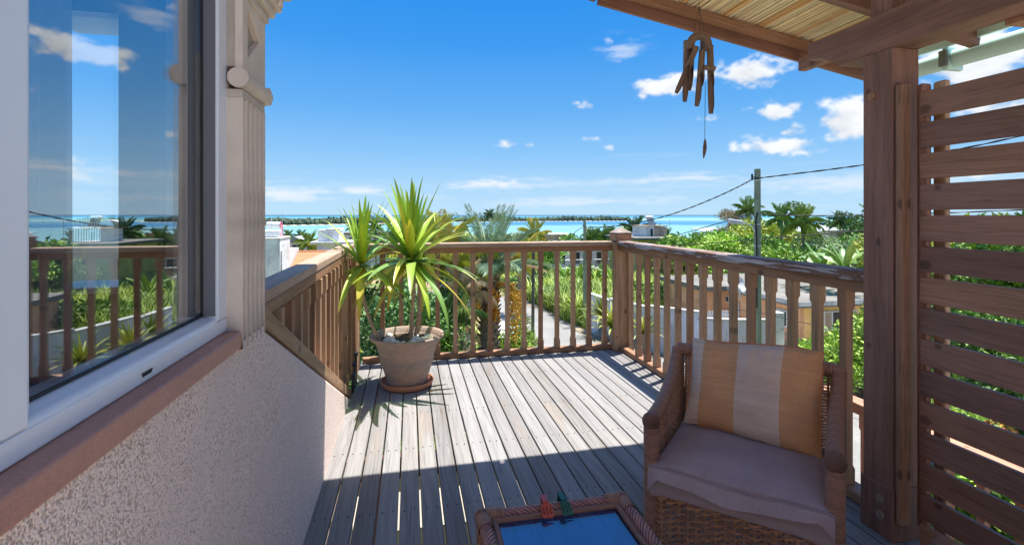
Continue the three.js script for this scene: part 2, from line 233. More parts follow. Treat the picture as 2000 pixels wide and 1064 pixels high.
{ // long low island with a beach and a casuarina wood
  const line = [[-700, 800], [0, 860], [300, 930], [500, 1010], [620, 1120], [760, 1330], [900, 1560], [1050, 1720], [1150, 1790], [1235, 1830]].map(([x, d]) => { const p = at(x, 420, d); return new THREE.Vector3(p[0], 0, p[2]); });
  const c = new THREE.CatmullRomCurve3(line), N = 120, P = [], I = [], prof = [[-62, -.6], [-50, 1.0], [-34, 1.6], [34, 1.6], [60, -.6]], toCam = [];
  for (let i = 0; i <= N; i++) {
    const t = i / N, p = c.getPointAt(t), tg = c.getTangentAt(t), nx = tg.z, nz = -tg.x, s = (nx * -p.x + nz * -p.z) > 0 ? -1 : 1, taper = Math.sqrt(sat((1 - t) * 22)) * (.8 + .4 * vn(t * 30, 3, 99, 99, 4)); toCam.push([p, nx * s, nz * s, taper]);
    for (const [o, y] of prof) P.push(p.x + nx * s * o * taper, SEA + y, p.z + nz * s * o * taper);
  }
  for (let i = 0; i < N; i++) for (let k = 0; k < 4; k++) { const a = i * 5 + k; I.push(a, a + 5, a + 1, a + 1, a + 5, a + 6, a, a + 1, a + 5); }
  const g = new THREE.BufferGeometry(); g.setAttribute('position', new THREE.Float32BufferAttribute(P, 3)); g.setIndex(I); g.computeVertexNormals();
  struct('island', g, std({ color: L(.62, .56, .45), roughness: 1, side: THREE.DoubleSide }));
  rnd = mulberry(301);
  const cone = clean(new THREE.IcosahedronGeometry(1, 1)); { const p = cone.attributes.position; for (let i = 0; i < p.count; i++) { const h = 1 + .5 * (hsh(Math.round(p.getX(i) * 50), Math.round(p.getY(i) * 50 + p.getZ(i) * 91), 5) - .5); p.setXYZ(i, p.getX(i) * h, p.getY(i) * h * 1.25, p.getZ(i) * h); } cone.computeVertexNormals(); }
  const n = 4600, im = new THREE.InstancedMesh(cone, std({ color: L(1, 1, 1), roughness: 1 }), n), m = new THREE.Matrix4(), q = new THREE.Quaternion();
  for (let i = 0; i < n; i++) {
    const t = rnd() * .985, k = Math.min(N, Math.round(t * N)), [p, nx, nz, tp] = toCam[k], o = rr(-44, 34) * tp, al = rr(-10, 10), tall = rnd() < .06 ? rr(1.1, 1.4) : rr(.8, 1.05), h = 12.5 * tall * mix(.65, 1.05, vn(t * 60, 1, 99, 99, 8)) * sstep(0, .03, 1 - t + .01), w = rr(3.2, 6.5) * (tall > 1.1 ? .55 : 1);
    m.compose(new THREE.Vector3(p.x + nx * o - nz * al, SEA + 1 + h * .5, p.z + nz * o + nx * al), q.setFromAxisAngle(new THREE.Vector3(0, 1, 0), rnd() * 6), new THREE.Vector3(w, h * .62, w)); im.setMatrixAt(i, m);
    const k2 = rr(.7, 1.35); im.setColorAt(i, L(.085 * k2, .125 * k2, .075 * k2));
  }
  im.name = 'island_wood'; im.userData.kind = 'stuff'; tag(im, 'low green wood running along the far island across the lagoon', 'trees'); scene.add(im);
}
function sheet(name, pts, dy, mat, res = 1.2) { // a paved strip draped over the land, from a list of left and right edge points
  const P = [], I = [], U = []; let n = 0; const K = 8;
  const cl = new THREE.CatmullRomCurve3(pts.map((p) => new THREE.Vector3(p[0], 0, p[1]))), cr = new THREE.CatmullRomCurve3(pts.map((p) => new THREE.Vector3(p[2], 0, p[3]))); const N = Math.ceil(cl.getLength() / res);
  for (let i = 0; i <= N; i++) { const a = cl.getPoint(i / N), b = cr.getPoint(i / N); for (let k = 0; k <= K; k++) { const x = mix(a.x, b.x, k / K), z = mix(a.z, b.z, k / K); P.push(x, Math.max(land(x, z), -60) + dy, z); U.push(x, z); } n++; }
  for (let i = 0; i < N; i++) for (let k = 0; k < K; k++) { const a = i * (K + 1) + k; I.push(a, a + 1, a + K + 1, a + 1, a + K + 2, a + K + 1); }
  const g = new THREE.BufferGeometry(); g.setAttribute('position', new THREE.Float32BufferAttribute(P, 3)); g.setAttribute('uv', new THREE.Float32BufferAttribute(U, 2)); g.setIndex(I); g.computeVertexNormals(); if (g.attributes.normal.getY(0) < 0) { g.setIndex(I.map((v, i) => I[i - i % 3 + 2 - i % 3])); g.computeVertexNormals(); } return struct(name, g, mat);
}
M.road.side = THREE.DoubleSide; M.curb.side = THREE.DoubleSide;
sheet('road', [[6.2, 9, 10.5, 9], [6.0, -4, 10.8, -2], [4.8, -13, 9.8, -13], [3.7, -18, 7.3, -18], [4.4, -25, 7.5, -25], [2, -32, 6.6, -34], [-6, -38, -4, -42], [-22, -43, -21, -47]], .06, M.road);
sheet('verge', [[4.0, -12.6, 4.7, -12.6], [3.1, -18, 3.82, -18], [3.7, -25, 4.5, -25], [1.2, -31.2, 2.1, -31.8]], .075, M.curb);
sheet('verge', [[8.0, -15.6, 9.2, -15.2], [7.2, -18, 8.2, -18], [7.4, -25, 8.3, -25], [6.2, -34, 7.4, -35]], .072, std({ color: L(.42, .34, .24), map: tConc, roughness: 1, side: THREE.DoubleSide }));
sheet('pale_ground', [[11.75, -25, 14.2, -25], [11.75, -16, 14.2, -16], [11.75, -13.6, 23, -13.6], [11.75, -13.2, 23, -13.2]], .05, std({ color: L(.62, .56, .47), map: tConc, roughness: 1, side: THREE.DoubleSide }));  // pale sheet added so sunlit ground bounces light onto the peach house walls
sheet('garden_bed', [[-2.2, -9.6, 4.2, -9.6], [-2.2, -7, 4.2, -7], [-2.2, -4.9, 4.4, -4.9], [-2.2, 4, 4.4, 4]], .035, std({ color: L(.10, .075, .045), map: tSoil, roughness: 1, side: THREE.DoubleSide }));
sheet('pale_ground', [[-1.6, -8.2, 3.4, -8.2], [-1.6, -7.7, 3.4, -7.7], [-1.6, -7.2, 3.6, -7.2]], .05, std({ color: L(.50, .43, .33), map: tConc, roughness: 1, side: THREE.DoubleSide }));

/* ============================================================ HOUSE */
{
  rnd = mulberry(21);
  const hs = thing('house', 'pink stucco house wall with white framed window, brown sill and fluted corner pilaster', 'house', [-.43, -3.2, 0]);
  // outside wall: stucco below the sill, sloping down along the steps of the deck
  const s = new THREE.Shape(); [[3, -3.2], [3, 1.02], [-1.545, 1.02], [-1.62, .985], [-3.93, -.085], [-4.0, -3.2]].forEach(([z, y], i) => i ? s.lineTo(-z, y) : s.moveTo(-z, y));
  const e = new THREE.ExtrudeGeometry(s, { depth: .24, bevelEnabled: true, bevelSize: .012, bevelThickness: .012, bevelSegments: 2 }); e.rotateY(Math.PI / 2); // shape x -> -z ; extrude -> +x
  put(hs, 'stucco_wall', grain(e, 'z', false), M.stucco, [-.682, 0, 0]);
  put(hs, 'stucco_wall', join(cbox(-.68, -.43, 2.2, 3.4, -1.56, 3, 'z'), cbox(-.68, -.452, 1.02, 2.2, -1.535, -1.364, 'z')), M.stucco);
  put(hs, 'added_bounce_wall', cbox(-.68, 6, -3.2, 3.4, 4.3, 4.55, 'x'), M.plaster);  // unseen wall added behind the camera to reflect light into the shade
  put(hs, 'inner_wall', cbox(-.69, -.562, 1.0, 2.3, -1.362, -1.357, 'x'), M.room);
  // sill
  put(hs, 'sill', T(rbox(.16, .046, 4.4, 'z', .008), -.495, 1.036, .83), M.sill);
  // pilaster: fluted shaft, torus, panelled block, stepped cornice
  const f = new THREE.Shape(), z0 = -1.352, z1 = -1.545, n = 5, fw = .027, gap = (z1 - z0 + 0) / n; f.moveTo(-.46, -z0); f.lineTo(-.412, -z0);
  for (let i = 0; i < n; i++) { const c = z0 + gap * (i + .5); f.lineTo(-.412, -(c + fw / 2)); f.absellipse(-.412, -c, .022, fw / 2, -Math.PI / 2, Math.PI / 2, true); }
  f.lineTo(-.412, -z1); f.absarc(-.418, -z1, .006, 0, Math.PI / 2, false); f.lineTo(-.46, -z1 + .006); f.closePath();
  const shaft = new THREE.ExtrudeGeometry(f, { depth: .635, bevelEnabled: false, curveSegments: 8 }); shaft.rotateX(-Math.PI / 2);
  const pil = put(hs, 'pilaster', grain(shaft, 'y', false), M.plaster, [0, 1.012, 0]);
  put(pil, 'shaft_base', cbox(-.455, -.4135, 1.008, 1.03, z1, z0, 'z'), M.stucco);
  put(pil, 'neck', cbox(-.46, -.413, 1.6475, 1.668, z1, z0, 'z', .002), M.plaster);
  const tor = new THREE.CylinderGeometry(.025, .025, .225, 20); tor.rotateX(Math.PI / 2); put(pil, 'moulding', grain(tor, 'z'), M.plaster, [-.42, 1.695, (z0 + z1) / 2 - .004]);
  const torB = new THREE.CylinderGeometry(.025, .025, .2, 20); torB.rotateZ(Math.PI / 2); put(pil, 'moulding', grain(torB, 'x'), M.plaster, [-.50, 1.695, z1 - .004]);
  const bs = new THREE.Shape(); bs.moveTo(-z0, 1.72); bs.lineTo(-z1, 1.72); bs.lineTo(-z1, 2.2); bs.lineTo(-z0, 2.2); bs.closePath();
  const ho = new THREE.Path(); ho.moveTo(-z0 + .035, 1.752); ho.lineTo(-z0 + .035, 1.90); ho.lineTo(-z0 + .15, 1.835); ho.closePath(); bs.holes.push(ho);
  const blk = new THREE.ExtrudeGeometry(bs, { depth: .012, bevelEnabled: true, bevelSize: .004, bevelThickness: .004, bevelSegments: 2 }); blk.rotateY(Math.PI / 2);
  put(pil, 'panel_block', join(grain(blk.translate(-.428, 0, 0), 'z'), cbox(-.46, -.431, 1.725, 2.19, z1 + .003, z0 - .003, 'z')), M.plaster);
  [[.0, 1.905, .022], [.014, 1.928, .022], [.028, 1.951, .045], [.05, 1.997, .02], [.062, 2.018, .10]].forEach(([o, y, h]) => put(pil, 'cornice', cbox(-.46, -.402 + o, y, y + h, z1 - o - .008, z0 - .006, 'z', .006), M.plaster));
  for (let i = 0; i < 5; i++) put(pil, 'dentil', T(rbox(.012, .028, .02, 'z', .003), -.372, 1.974, z0 - .03 - i * .042), M.plaster);
  // window: outer frame, ledges, glass, left sash
  const w = put(hs, 'window', join(
    cbox(-.56, -.45, 1.0595, 1.093, -1.356, 1.6, 'z', .004), cbox(-.56, -.45, 1.0945, 2.198, -1.356, -1.298, 'y', .004)), M.upvc);
  const led = new THREE.Shape(); led.moveTo(-.452, 1.09); led.quadraticCurveTo(-.452, 1.102, -.465, 1.103); led.lineTo(-.488, 1.109); led.lineTo(-.488, 1.06); led.lineTo(-.452, 1.06); led.closePath();
  const lg = new THREE.ExtrudeGeometry(led, { depth: .60, bevelEnabled: false }); put(w, 'ledge', grain(lg, 'z'), M.upvc, [0, 0, -1.2965]);
  put(w, 'shaded_jamb', cbox(-.56, -.456, 1.109, 2.19, -1.2965, -1.291, 'y'), std({ color: L(.16, .17, .19), roughness: .45 }));  // reveal of the white frame, its shade put into the dark grey colour
  put(w, 'seal', join(cbox(-.4848, -.4805, 1.109, 2.19, -1.2905, -1.285, 'y'), cbox(-.4848, -.4805, 1.109, 1.1135, -1.285, -.705, 'z')), M.seal);
  put(w, 'pane', cbox(-.491, -.485, 1.1, 2.2, -1.2895, -.70, 'z'), M.glass);
  const st = put(w, 'sash', cbox(-.545, -.446, 1.0945, 2.197, -.696, -.585, 'y', .006), M.upvc);
  put(st, 'sash_lip', cbox(-.548, -.452, 1.109, 2.19, -.7035, -.696, 'y', .002), M.upvc);
  put(w, 'sash', join(cbox(-.56, -.42, 1.0945, 1.165, -.584, 1.4, 'z', .006), cbox(-.56, -.42, 1.166, 2.197, -.584, -.48, 'y', .006)), M.upvc);
  put(w, 'drain_slot', join(cbox(-.4515, -.4488, 1.0715, 1.0765, -.985, -.955, 'z'), cbox(-.4525, -.4480, 1.0765, 1.0785, -.987, -.953, 'z')), M.seal);
  put(w, 'pane', cbox(-.51, -.504, 1.166, 2.2, -.479, 1.4, 'z'), M.glass);
  // room behind, with its narrow side window
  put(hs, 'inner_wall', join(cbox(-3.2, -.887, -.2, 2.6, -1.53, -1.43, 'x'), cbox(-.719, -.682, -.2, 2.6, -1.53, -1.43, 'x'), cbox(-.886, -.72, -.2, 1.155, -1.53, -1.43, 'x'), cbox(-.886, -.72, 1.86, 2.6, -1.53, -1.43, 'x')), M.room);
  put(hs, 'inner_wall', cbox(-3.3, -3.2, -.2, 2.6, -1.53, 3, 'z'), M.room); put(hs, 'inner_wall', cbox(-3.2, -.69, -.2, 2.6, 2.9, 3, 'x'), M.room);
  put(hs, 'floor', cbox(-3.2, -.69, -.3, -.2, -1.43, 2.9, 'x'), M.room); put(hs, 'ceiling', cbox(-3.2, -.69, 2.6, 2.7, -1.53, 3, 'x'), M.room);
  put(hs, 'side_window_sill', cbox(-.886, -.72, 1.1555, 1.17, -1.56, -1.40, 'x'), M.upvc);
  put(hs, 'side_window_head', cbox(-.886, -.72, 1.845, 1.8595, -1.55, -1.42, 'x'), M.upvc);
  // curtain
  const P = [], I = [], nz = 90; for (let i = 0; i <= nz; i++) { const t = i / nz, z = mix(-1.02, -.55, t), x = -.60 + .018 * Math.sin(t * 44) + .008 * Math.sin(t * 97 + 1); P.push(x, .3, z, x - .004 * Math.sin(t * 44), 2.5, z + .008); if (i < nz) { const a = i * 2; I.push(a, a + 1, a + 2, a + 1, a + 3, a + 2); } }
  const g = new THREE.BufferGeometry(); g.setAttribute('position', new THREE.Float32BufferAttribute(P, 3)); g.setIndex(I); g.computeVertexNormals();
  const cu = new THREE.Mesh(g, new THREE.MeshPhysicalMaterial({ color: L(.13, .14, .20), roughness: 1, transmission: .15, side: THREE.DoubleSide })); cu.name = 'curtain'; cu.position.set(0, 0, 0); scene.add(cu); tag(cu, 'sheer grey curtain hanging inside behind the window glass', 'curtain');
}

/* ============================================================ DECK */
{
  rnd = mulberry(31);
  const dk = new THREE.Group(); dk.name = 'deck'; dk.userData.kind = 'structure'; scene.add(dk);
  const geos = []; for (let i = 0; i < 9; i++) geos.push(rbox(.0895, .028, 4.62, 'z', .004));
  for (let i = 0; i < 27; i++) { const x = -.44 + .0978 * i + .049; part(dk, numbered('board'), geos[i % 9], M.deck[Math.floor(rnd() * 5)], [x, -.014 + rr(-.0012, .0012), -2.425], [0, 0, rr(-.008, .008)]); }
  const jo = pbox(2.7, .12, .05, 'x'); for (const z of [-4.62, -4.1, -3.42, -2.9, -1.1, -.5]) part(dk, numbered('joist'), jo, M.dark2, [.9, -.09, z]);
  part(dk, 'edge_board', rbox(.03, .16, 4.62, 'z'), M.dark2, [2.24, -.1, -2.425]);
  const po = pbox(.14, 3.05, .14, 'y'); for (const [x, z] of [[-.3, -4.5], [2.1, -4.5], [2.1, -1.7]]) part(dk, numbered('post'), po, M.dark2, [x, -1.68, z]);
  struct('added_bounce_floor', cbox(-.427, 6, -.3, .0, -.105, 4.296, 'x', .01), std({ color: L(.80, .74, .66), map: tConc, roughness: .8 }));  // unseen pale floor added behind the camera, bounces sunlight under the roof
  // nail heads
  const nl = new THREE.CylinderGeometry(.0035, .0035, .002, 8), nm = []; for (let i = 0; i < 22; i++) for (const z of [-4.62, -4.1, -3.42, -2.9, -2.3, -1.7]) for (const s of [-.022, .022]) nm.push(nl.clone().translate(-.44 + .0978 * i + .049 + s + rr(-.003, .003), .0018, z + rr(-.006, .006)));
  const nn = part(dk, 'nail_heads', join(nm), M.iron); nn.userData.kind = 'stuff';
}

/* ============================================================ RAILINGS */
function loftSq(rings) { // square post: [y, half width]
  const P = [], I = []; const put4 = (y, h) => P.push([-h, y, -h], [h, y, -h], [h, y, h], [-h, y, h]); rings.forEach(([y, h]) => put4(y, h)); const out = [];
  const q = (a, b, c, d) => out.push(...P[a], ...P[b], ...P[c], ...P[a], ...P[c], ...P[d]);
  for (let i = 0; i < rings.length - 1; i++) for (let k = 0; k < 4; k++) { const a = i * 4 + k, b = i * 4 + (k + 1) % 4; q(b, a, a + 4, b + 4); }
  const t = (rings.length - 1) * 4; q(t + 3, t + 2, t + 1, t); q(0, 1, 2, 3); const g = new THREE.BufferGeometry(); g.setAttribute('position', new THREE.Float32BufferAttribute(out, 3)); g.computeVertexNormals(); return grain(g, 'y');
}
const balGeo = (h, e = .0255, m = .0195) => loftSq([[0, e], [.075, e], [.092, m], [h - .10, m], [h - .083, e], [h, e]]);
{
  rnd = mulberry(41);
  // far side
  const far = thing('wooden_railing', 'brown wooden railing across the far end of the deck, facing the sea', 'railing', [.85, 0, -4.66]);
  put(far, 'top_rail', T(rbox(2.46, .046, .125, 'x', .010), .79, 1.066, -4.66), M.railTop);
  put(far, 'sub_rail', T(rbox(2.44, .05, .06, 'x', .006), .79, 1.0175, -4.66), M.rail2);
  put(far, 'bottom_rail', T(rbox(2.42, .05, .062, 'x', .010), .79, .0275, -4.66), M.rail2);
  const bg = [0, 1, 2, 3].map(() => balGeo(.938));
  for (let k = 0; k < 14; k++) put(far, numbered('baluster'), bg[k % 4], k % 3 ? M.rail : M.rail2, [-.244 + .1668 * k, .0535, -4.66], [0, (k % 4) * Math.PI / 2, 0]);
  // corner post between far and right side
  const cp = thing('railing_post', 'square corner post with a pyramid cap where the far and right railings meet', 'post', [2.085, 0, -4.63]);
  put(cp, 'post', T(rbox(.125, 1.26, .125, 'y', .006), 2.085, .515, -4.63), M.rail);
  put(cp, 'post_face', T(rbox(.04, 1.08, .055, 'y', .004), 2.006, .54, -4.58), M.rail); put(cp, 'post_face', T(rbox(.055, 1.08, .04, 'y', .004), 2.155, .54, -4.552), M.rail);
  const cap = put(cp, 'cap', T(rbox(.165, .07, .165, 'x', .006), 2.085, 1.128, -4.63), M.rail2);
  put(cap, 'cap_top', loftSq([[0, .086], [.012, .086], [.066, .004]]), M.grey, [2.085, 1.164, -4.63]);
  // right side
  const rt = thing('wooden_railing', 'weathered railing along the right side of the deck with peeling grey paint', 'railing', [2.075, 0, -3.1]);
  put(rt, 'top_rail', T(rbox(.125, .052, 2.80, 'z', .012), 2.075, 1.068, -3.155), M.peel);
  put(rt, 'sub_rail', T(rbox(.06, .05, 2.80, 'z', .006), 2.075, 1.0165, -3.155), M.rail2);
  put(rt, 'bottom_rail', T(rbox(.062, .05, 2.76, 'z', .010), 2.075, .0275, -3.17), M.rail2);
  for (let k = 0; k < 14; k++) put(rt, numbered('baluster'), bg[(k + 1) % 4], k % 4 === 1 ? M.rail2 : M.rail, [2.075, .0535, -4.207 + .1695 * k], [0, (k % 4) * Math.PI / 2, 0]);
  // left side, above the sloping wall
  const lf = thing('wooden_railing', 'brown wooden railing on the left above the sloping stucco wall, closed by a slanted plank', 'railing', [-.53, 0, -3]);
  const slope = (z) => 1.035 + (z + 1.56) * .4605;
  put(lf, 'top_rail', T(rbox(.11, .046, 3.3, 'z', .008), -.54, 1.067, -3.0), M.railTop);
  put(lf, 'sub_rail', T(rbox(.062, .05, 3.3, 'z', .004), -.52, 1.0185, -3.0), M.rail2);
  const ln = 2.66, an = Math.atan(.4605); put(lf, 'slanted_plank', rbox(.055, .058, ln, 'z', .005), M.rail, [-.462, slope(-2.77) + .036, -2.77], [-an, 0, 0]);
  for (let k = 0; k < 17; k++) { const z = -1.73 - .17 * k, b = z > -3.95 ? slope(z) + .02 : -.02; if (b < .9) put(lf, numbered('baluster'), (b > .6 ? loftSq([[0, .022], [.99 - b, .022]]) : balGeo(.992 - b)), k % 3 ? M.rail : M.rail2, [-.508, b, z]); }
  put(lf, 'end_post', T(rbox(.1, 1.08, .1, 'y', .006), -.50, .46, -4.66), M.rail2);
  put(lf, 'wide_board', T(rbox(.03, 1.06, .13, 'y', .005), -.452, .47, -4.30), M.rail2);
  put(lf, 'wide_board', T(rbox(.03, 1.06, .16, 'y', .005), -.452, .47, -4.46), M.rail);
  // hinge of a removed gate at the foot of the plank
  const hg = thing('iron_hinge', 'rusty black iron bracket fixed at the foot of the slanted plank', 'bracket', [-.42, 0, -4.03]);
  for (const [z, h] of [[-3.93, .14], [-4.03, .20], [-4.13, .25]]) { put(hg, 'strap', T(rbox(.016, h, .045, 'y', .003), -.425, h / 2 - .03, z), M.iron); put(hg, 'knuckle', T(grain(new THREE.CylinderGeometry(.017, .017, .05, 12).rotateX(Math.PI / 2), 'z'), -.425, h - .02, z), M.iron); }
}

/* ============================================================ PERGOLA */
const roofY = (x) => 2.925 - .18 * x; // underside of the fascia at z = -3
{
  rnd = mulberry(51);
  const pg = thing('pergola', 'dark timber pergola roof with a split bamboo ceiling on a square post', 'pergola', [2.02, 0, -1.73]);
  put(pg, 'post', T(rbox(.136, 2.045, .136, 'y', .006), 2.018, 1.0225, -1.73), M.dark);
  put(pg, 'post_base', T(rbox(.15, .22, .15, 'y', .006), 2.018, .11, -1.73), M.dark);
  const plug = grain(new THREE.CylinderGeometry(.017, .017, .01, 16).rotateZ(Math.PI / 2), 'y');
  put(pg, 'wooden_plug', plug, M.warm, [1.949, 1.86, -1.755]); for (const y of [.16, .09]) put(pg, 'wooden_plug', plug, M.grey, [1.942, y, -1.71]);
  // beam with a carved end
  const s = new THREE.Shape(); s.moveTo(-.3, 2.047); s.lineTo(1.93, 2.047); s.lineTo(1.93, 2.068); s.bezierCurveTo(1.98, 2.062, 1.99, 2.122, 2.10, 2.126); s.lineTo(2.10, 2.20); s.lineTo(-.3, 2.20); s.closePath();
  const e = new THREE.ExtrudeGeometry(s, { depth: .132, bevelEnabled: true, bevelSize: .003, bevelThickness: .003, bevelSegments: 1 }); e.rotateY(Math.PI / 2);
  put(pg, 'beam', grain(e, 'z'), M.dark, [1.953, 0, 0]);
  // outer cross piece with carved end, beside the gutter
  const s2 = new THREE.Shape(); s2.moveTo(2.09, 1.98); s2.lineTo(2.42, 1.98); s2.bezierCurveTo(2.5, 1.99, 2.47, 2.03, 2.55, 2.032); s2.lineTo(2.55, 2.09); s2.lineTo(2.09, 2.09); s2.closePath();
  put(pg, 'cross_beam', grain(new THREE.ExtrudeGeometry(s2, { depth: .09, bevelEnabled: true, bevelSize: .003, bevelThickness: .003, bevelSegments: 1 }), 'x'), M.warm, [0, .05, -1.36]);
  put(pg, 'strut', T(rbox(.10, .32, .10, 'y'), 2.02, 2.36, -1.73), M.dark); put(pg, 'strut', T(rbox(.10, .32, .10, 'y'), 2.02, 2.36, -.65), M.dark);
  const an = Math.atan(.18), len = 3.78 / Math.cos(an), cx = 1.42;
  const slopeBox = (h, d, axis = 'x') => rbox(len, h, d, axis, .004);
  const raf = slopeBox(.10, .055); // bottoms at roofY + .02
  put(pg, 'rafter', slopeBox(.055, .055), M.warm, [cx, roofY(cx) + .095, -2.945], [0, 0, -an]);
  for (const z of [-2.305, -1.68, -1.06, -.6]) put(pg, numbered('rafter'), raf, M.dark, [cx, roofY(cx) + .072, z], [0, 0, -an]);
  put(pg, 'fascia', rbox(len * .56, .10, .026, 'x', .004), M.dark2, [cx + .835, roofY(cx + .835) + .052, -3.0], [0, 0, -an]);
  put(pg, 'fascia', rbox(len * .435, .09, .026, 'x', .004), M.dark2, [cx - 1.06, roofY(cx - 1.06) + .062, -3.0], [0, 0, -an]);
  put(pg, 'purlin', T(rbox(.06, .09, 2.40, 'z'), 2.7, roofY(2.7) - .035, -1.765), M.dark2);
  // split bamboo
  let x = .55, k = 0; const bm = M.bamboo.map((m) => { m.side = THREE.DoubleSide; return m; });
  const rod = [.010, .016, .024, .034].map((w) => [0, 1, 2].map(() => { const g = new THREE.CylinderGeometry(w / 2, w / 2 * .9, 2.38, 7, 1, true); g.scale(1, 1, .55); g.rotateX(Math.PI / 2); return grain(g, 'z'); }));
  while (x < 3.24) { const wi = rnd() < .14 ? 3 : Math.floor(rnd() * 3), w = [.010, .016, .024, .034][wi]; put(pg, numbered('bamboo_cane'), rod[wi][Math.floor(rnd() * 3)], bm[Math.floor(rnd() * 5)], [x + w / 2, roofY(x) + .132 + rr(-.003, .003), -1.765], [0, rr(-.0035, .0035), 0]); x += w * .96; k++; }
  const can = put(pg, 'bamboo_canes', join(Array.from({ length: 36 }, (_, i) => { const xx = -.4 + i * .0265; return rod[2][i % 3].clone().translate(xx, roofY(xx) + .132, -1.765); })), bm[0]); can.userData.kind = 'stuff';
  put(pg, 'roof_sheet', rbox(len, .02, 2.44, 'z'), M.tile, [cx, roofY(cx) + .168, -1.775], [0, 0, -an]);
  // gutter pipe under the eave
  const gp = put(pg, 'gutter', grain(new THREE.CylinderGeometry(.055, .055, 2.5, 20).rotateX(Math.PI / 2), 'z'), M.gutter, [3.36, 2.335, -1.76]);
  put(gp, 'gutter_clip', T(rbox(.135, .15, .035, 'y', .012), 3.36, 2.335, -2.47), M.gutter); put(gp, 'gutter_clip', T(rbox(.022, .10, .05, 'y', .006), 3.287, 2.335, -2.47), std({ color: L(.17, .19, .18), roughness: .5 }));
  put(pg, 'eave_board', T(rbox(.025, .05, 2.44, 'z'), 3.29, 2.425, -1.775), M.gutter);
}

/* ============================================================ SLAT SCREEN */
{
  rnd = mulberry(61);
  const sc = thing('slat_screen', 'dark brown privacy screen of horizontal slats beside the pergola post', 'screen', [2.0, 0, -.5]);
  put(sc, 'stile', T(rbox(.05, 1.80, .034, 'y', .01), 1.975, .985, -1.638), wood([.36, .205, .135], .55));
  put(sc, 'stile', T(rbox(.045, 1.79, .03, 'y', .01), 2.035, .985, -1.602), M.dark2);
  put(sc, 'stile', T(rbox(.03, 1.80, .05, 'y', .01), 2.075, .985, -1.565), std({ color: L(.62, .40, .25), map: tWood, roughness: .6 }));  // back stile in a lighter tone, sunlight put into its colour
  put(sc, 'stile', T(rbox(.05, 1.85, .05, 'y', .01), 2.06, .96, .6), M.dark2);
  const g = [0, 1, 2, 3, 4].map(() => rbox(.02, .1015, 2.3, 'z', .003));
  for (let k = 0; k < 15; k++) put(sc, numbered('slat'), g[k % 5], M.slat[k % 4], [2.012, 1.842 - .0508 - .1233 * k, -.445], [0, 0, 0]);
  for (let k = 0; k < 14; k++) put(sc, numbered('spacer'), T(rbox(.022, .03, .022, 'y', .006), 0, 0, 0), M.dark2, [2.026, 1.73 - .1233 * k, -1.588]);
}

/* ============================================================ POT AND PLANT */
function leafGeo(L0, w, up, bend, seg = 9, fold = .25, tipK = 1, brown = 0) { // sword leaf leaving along +x at elevation up, curving down by bend
  const P = [], I = [], C = []; let x = 0, y = 0, a = up; const ds = L0 / seg;
  for (let i = 0; i <= seg; i++) {
    const t = i / seg, ww = w * Math.min(1, .55 + t * 2.2) * Math.pow(1 - t, .62 * tipK) * .5 + .0006, nx = -Math.sin(a), ny = Math.cos(a);
    P.push(x + nx * ww * fold, y + ny * ww * fold, -ww, x, y, 0, x + nx * ww * fold, y + ny * ww * fold, ww);
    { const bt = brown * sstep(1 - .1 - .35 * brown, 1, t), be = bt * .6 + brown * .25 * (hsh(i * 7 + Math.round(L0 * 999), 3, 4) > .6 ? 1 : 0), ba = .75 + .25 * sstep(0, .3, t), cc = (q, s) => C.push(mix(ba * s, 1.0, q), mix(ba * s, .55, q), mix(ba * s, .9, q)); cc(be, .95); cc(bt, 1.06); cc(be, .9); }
    x += Math.cos(a) * ds; y += Math.sin(a) * ds; a -= bend / seg * (0.3 + 1.4 * t);
  }
  for (let i = 0; i < seg; i++) { const k = i * 3; I.push(k, k + 1, k + 3, k + 1, k + 4, k + 3, k + 1, k + 2, k + 4, k + 2, k + 5, k + 4); }
  const g = new THREE.BufferGeometry(); g.setAttribute('position', new THREE.Float32BufferAttribute(P, 3)); g.setAttribute('color', new THREE.Float32BufferAttribute(C, 3)); g.setIndex(I); g.computeVertexNormals(); return g;
}
const leafMat = (r, g, b, tr = .3) => new THREE.MeshPhysicalMaterial({ color: L(r, g, b), vertexColors: true, roughness: .42, transmission: tr, thickness: 0, side: THREE.DoubleSide });
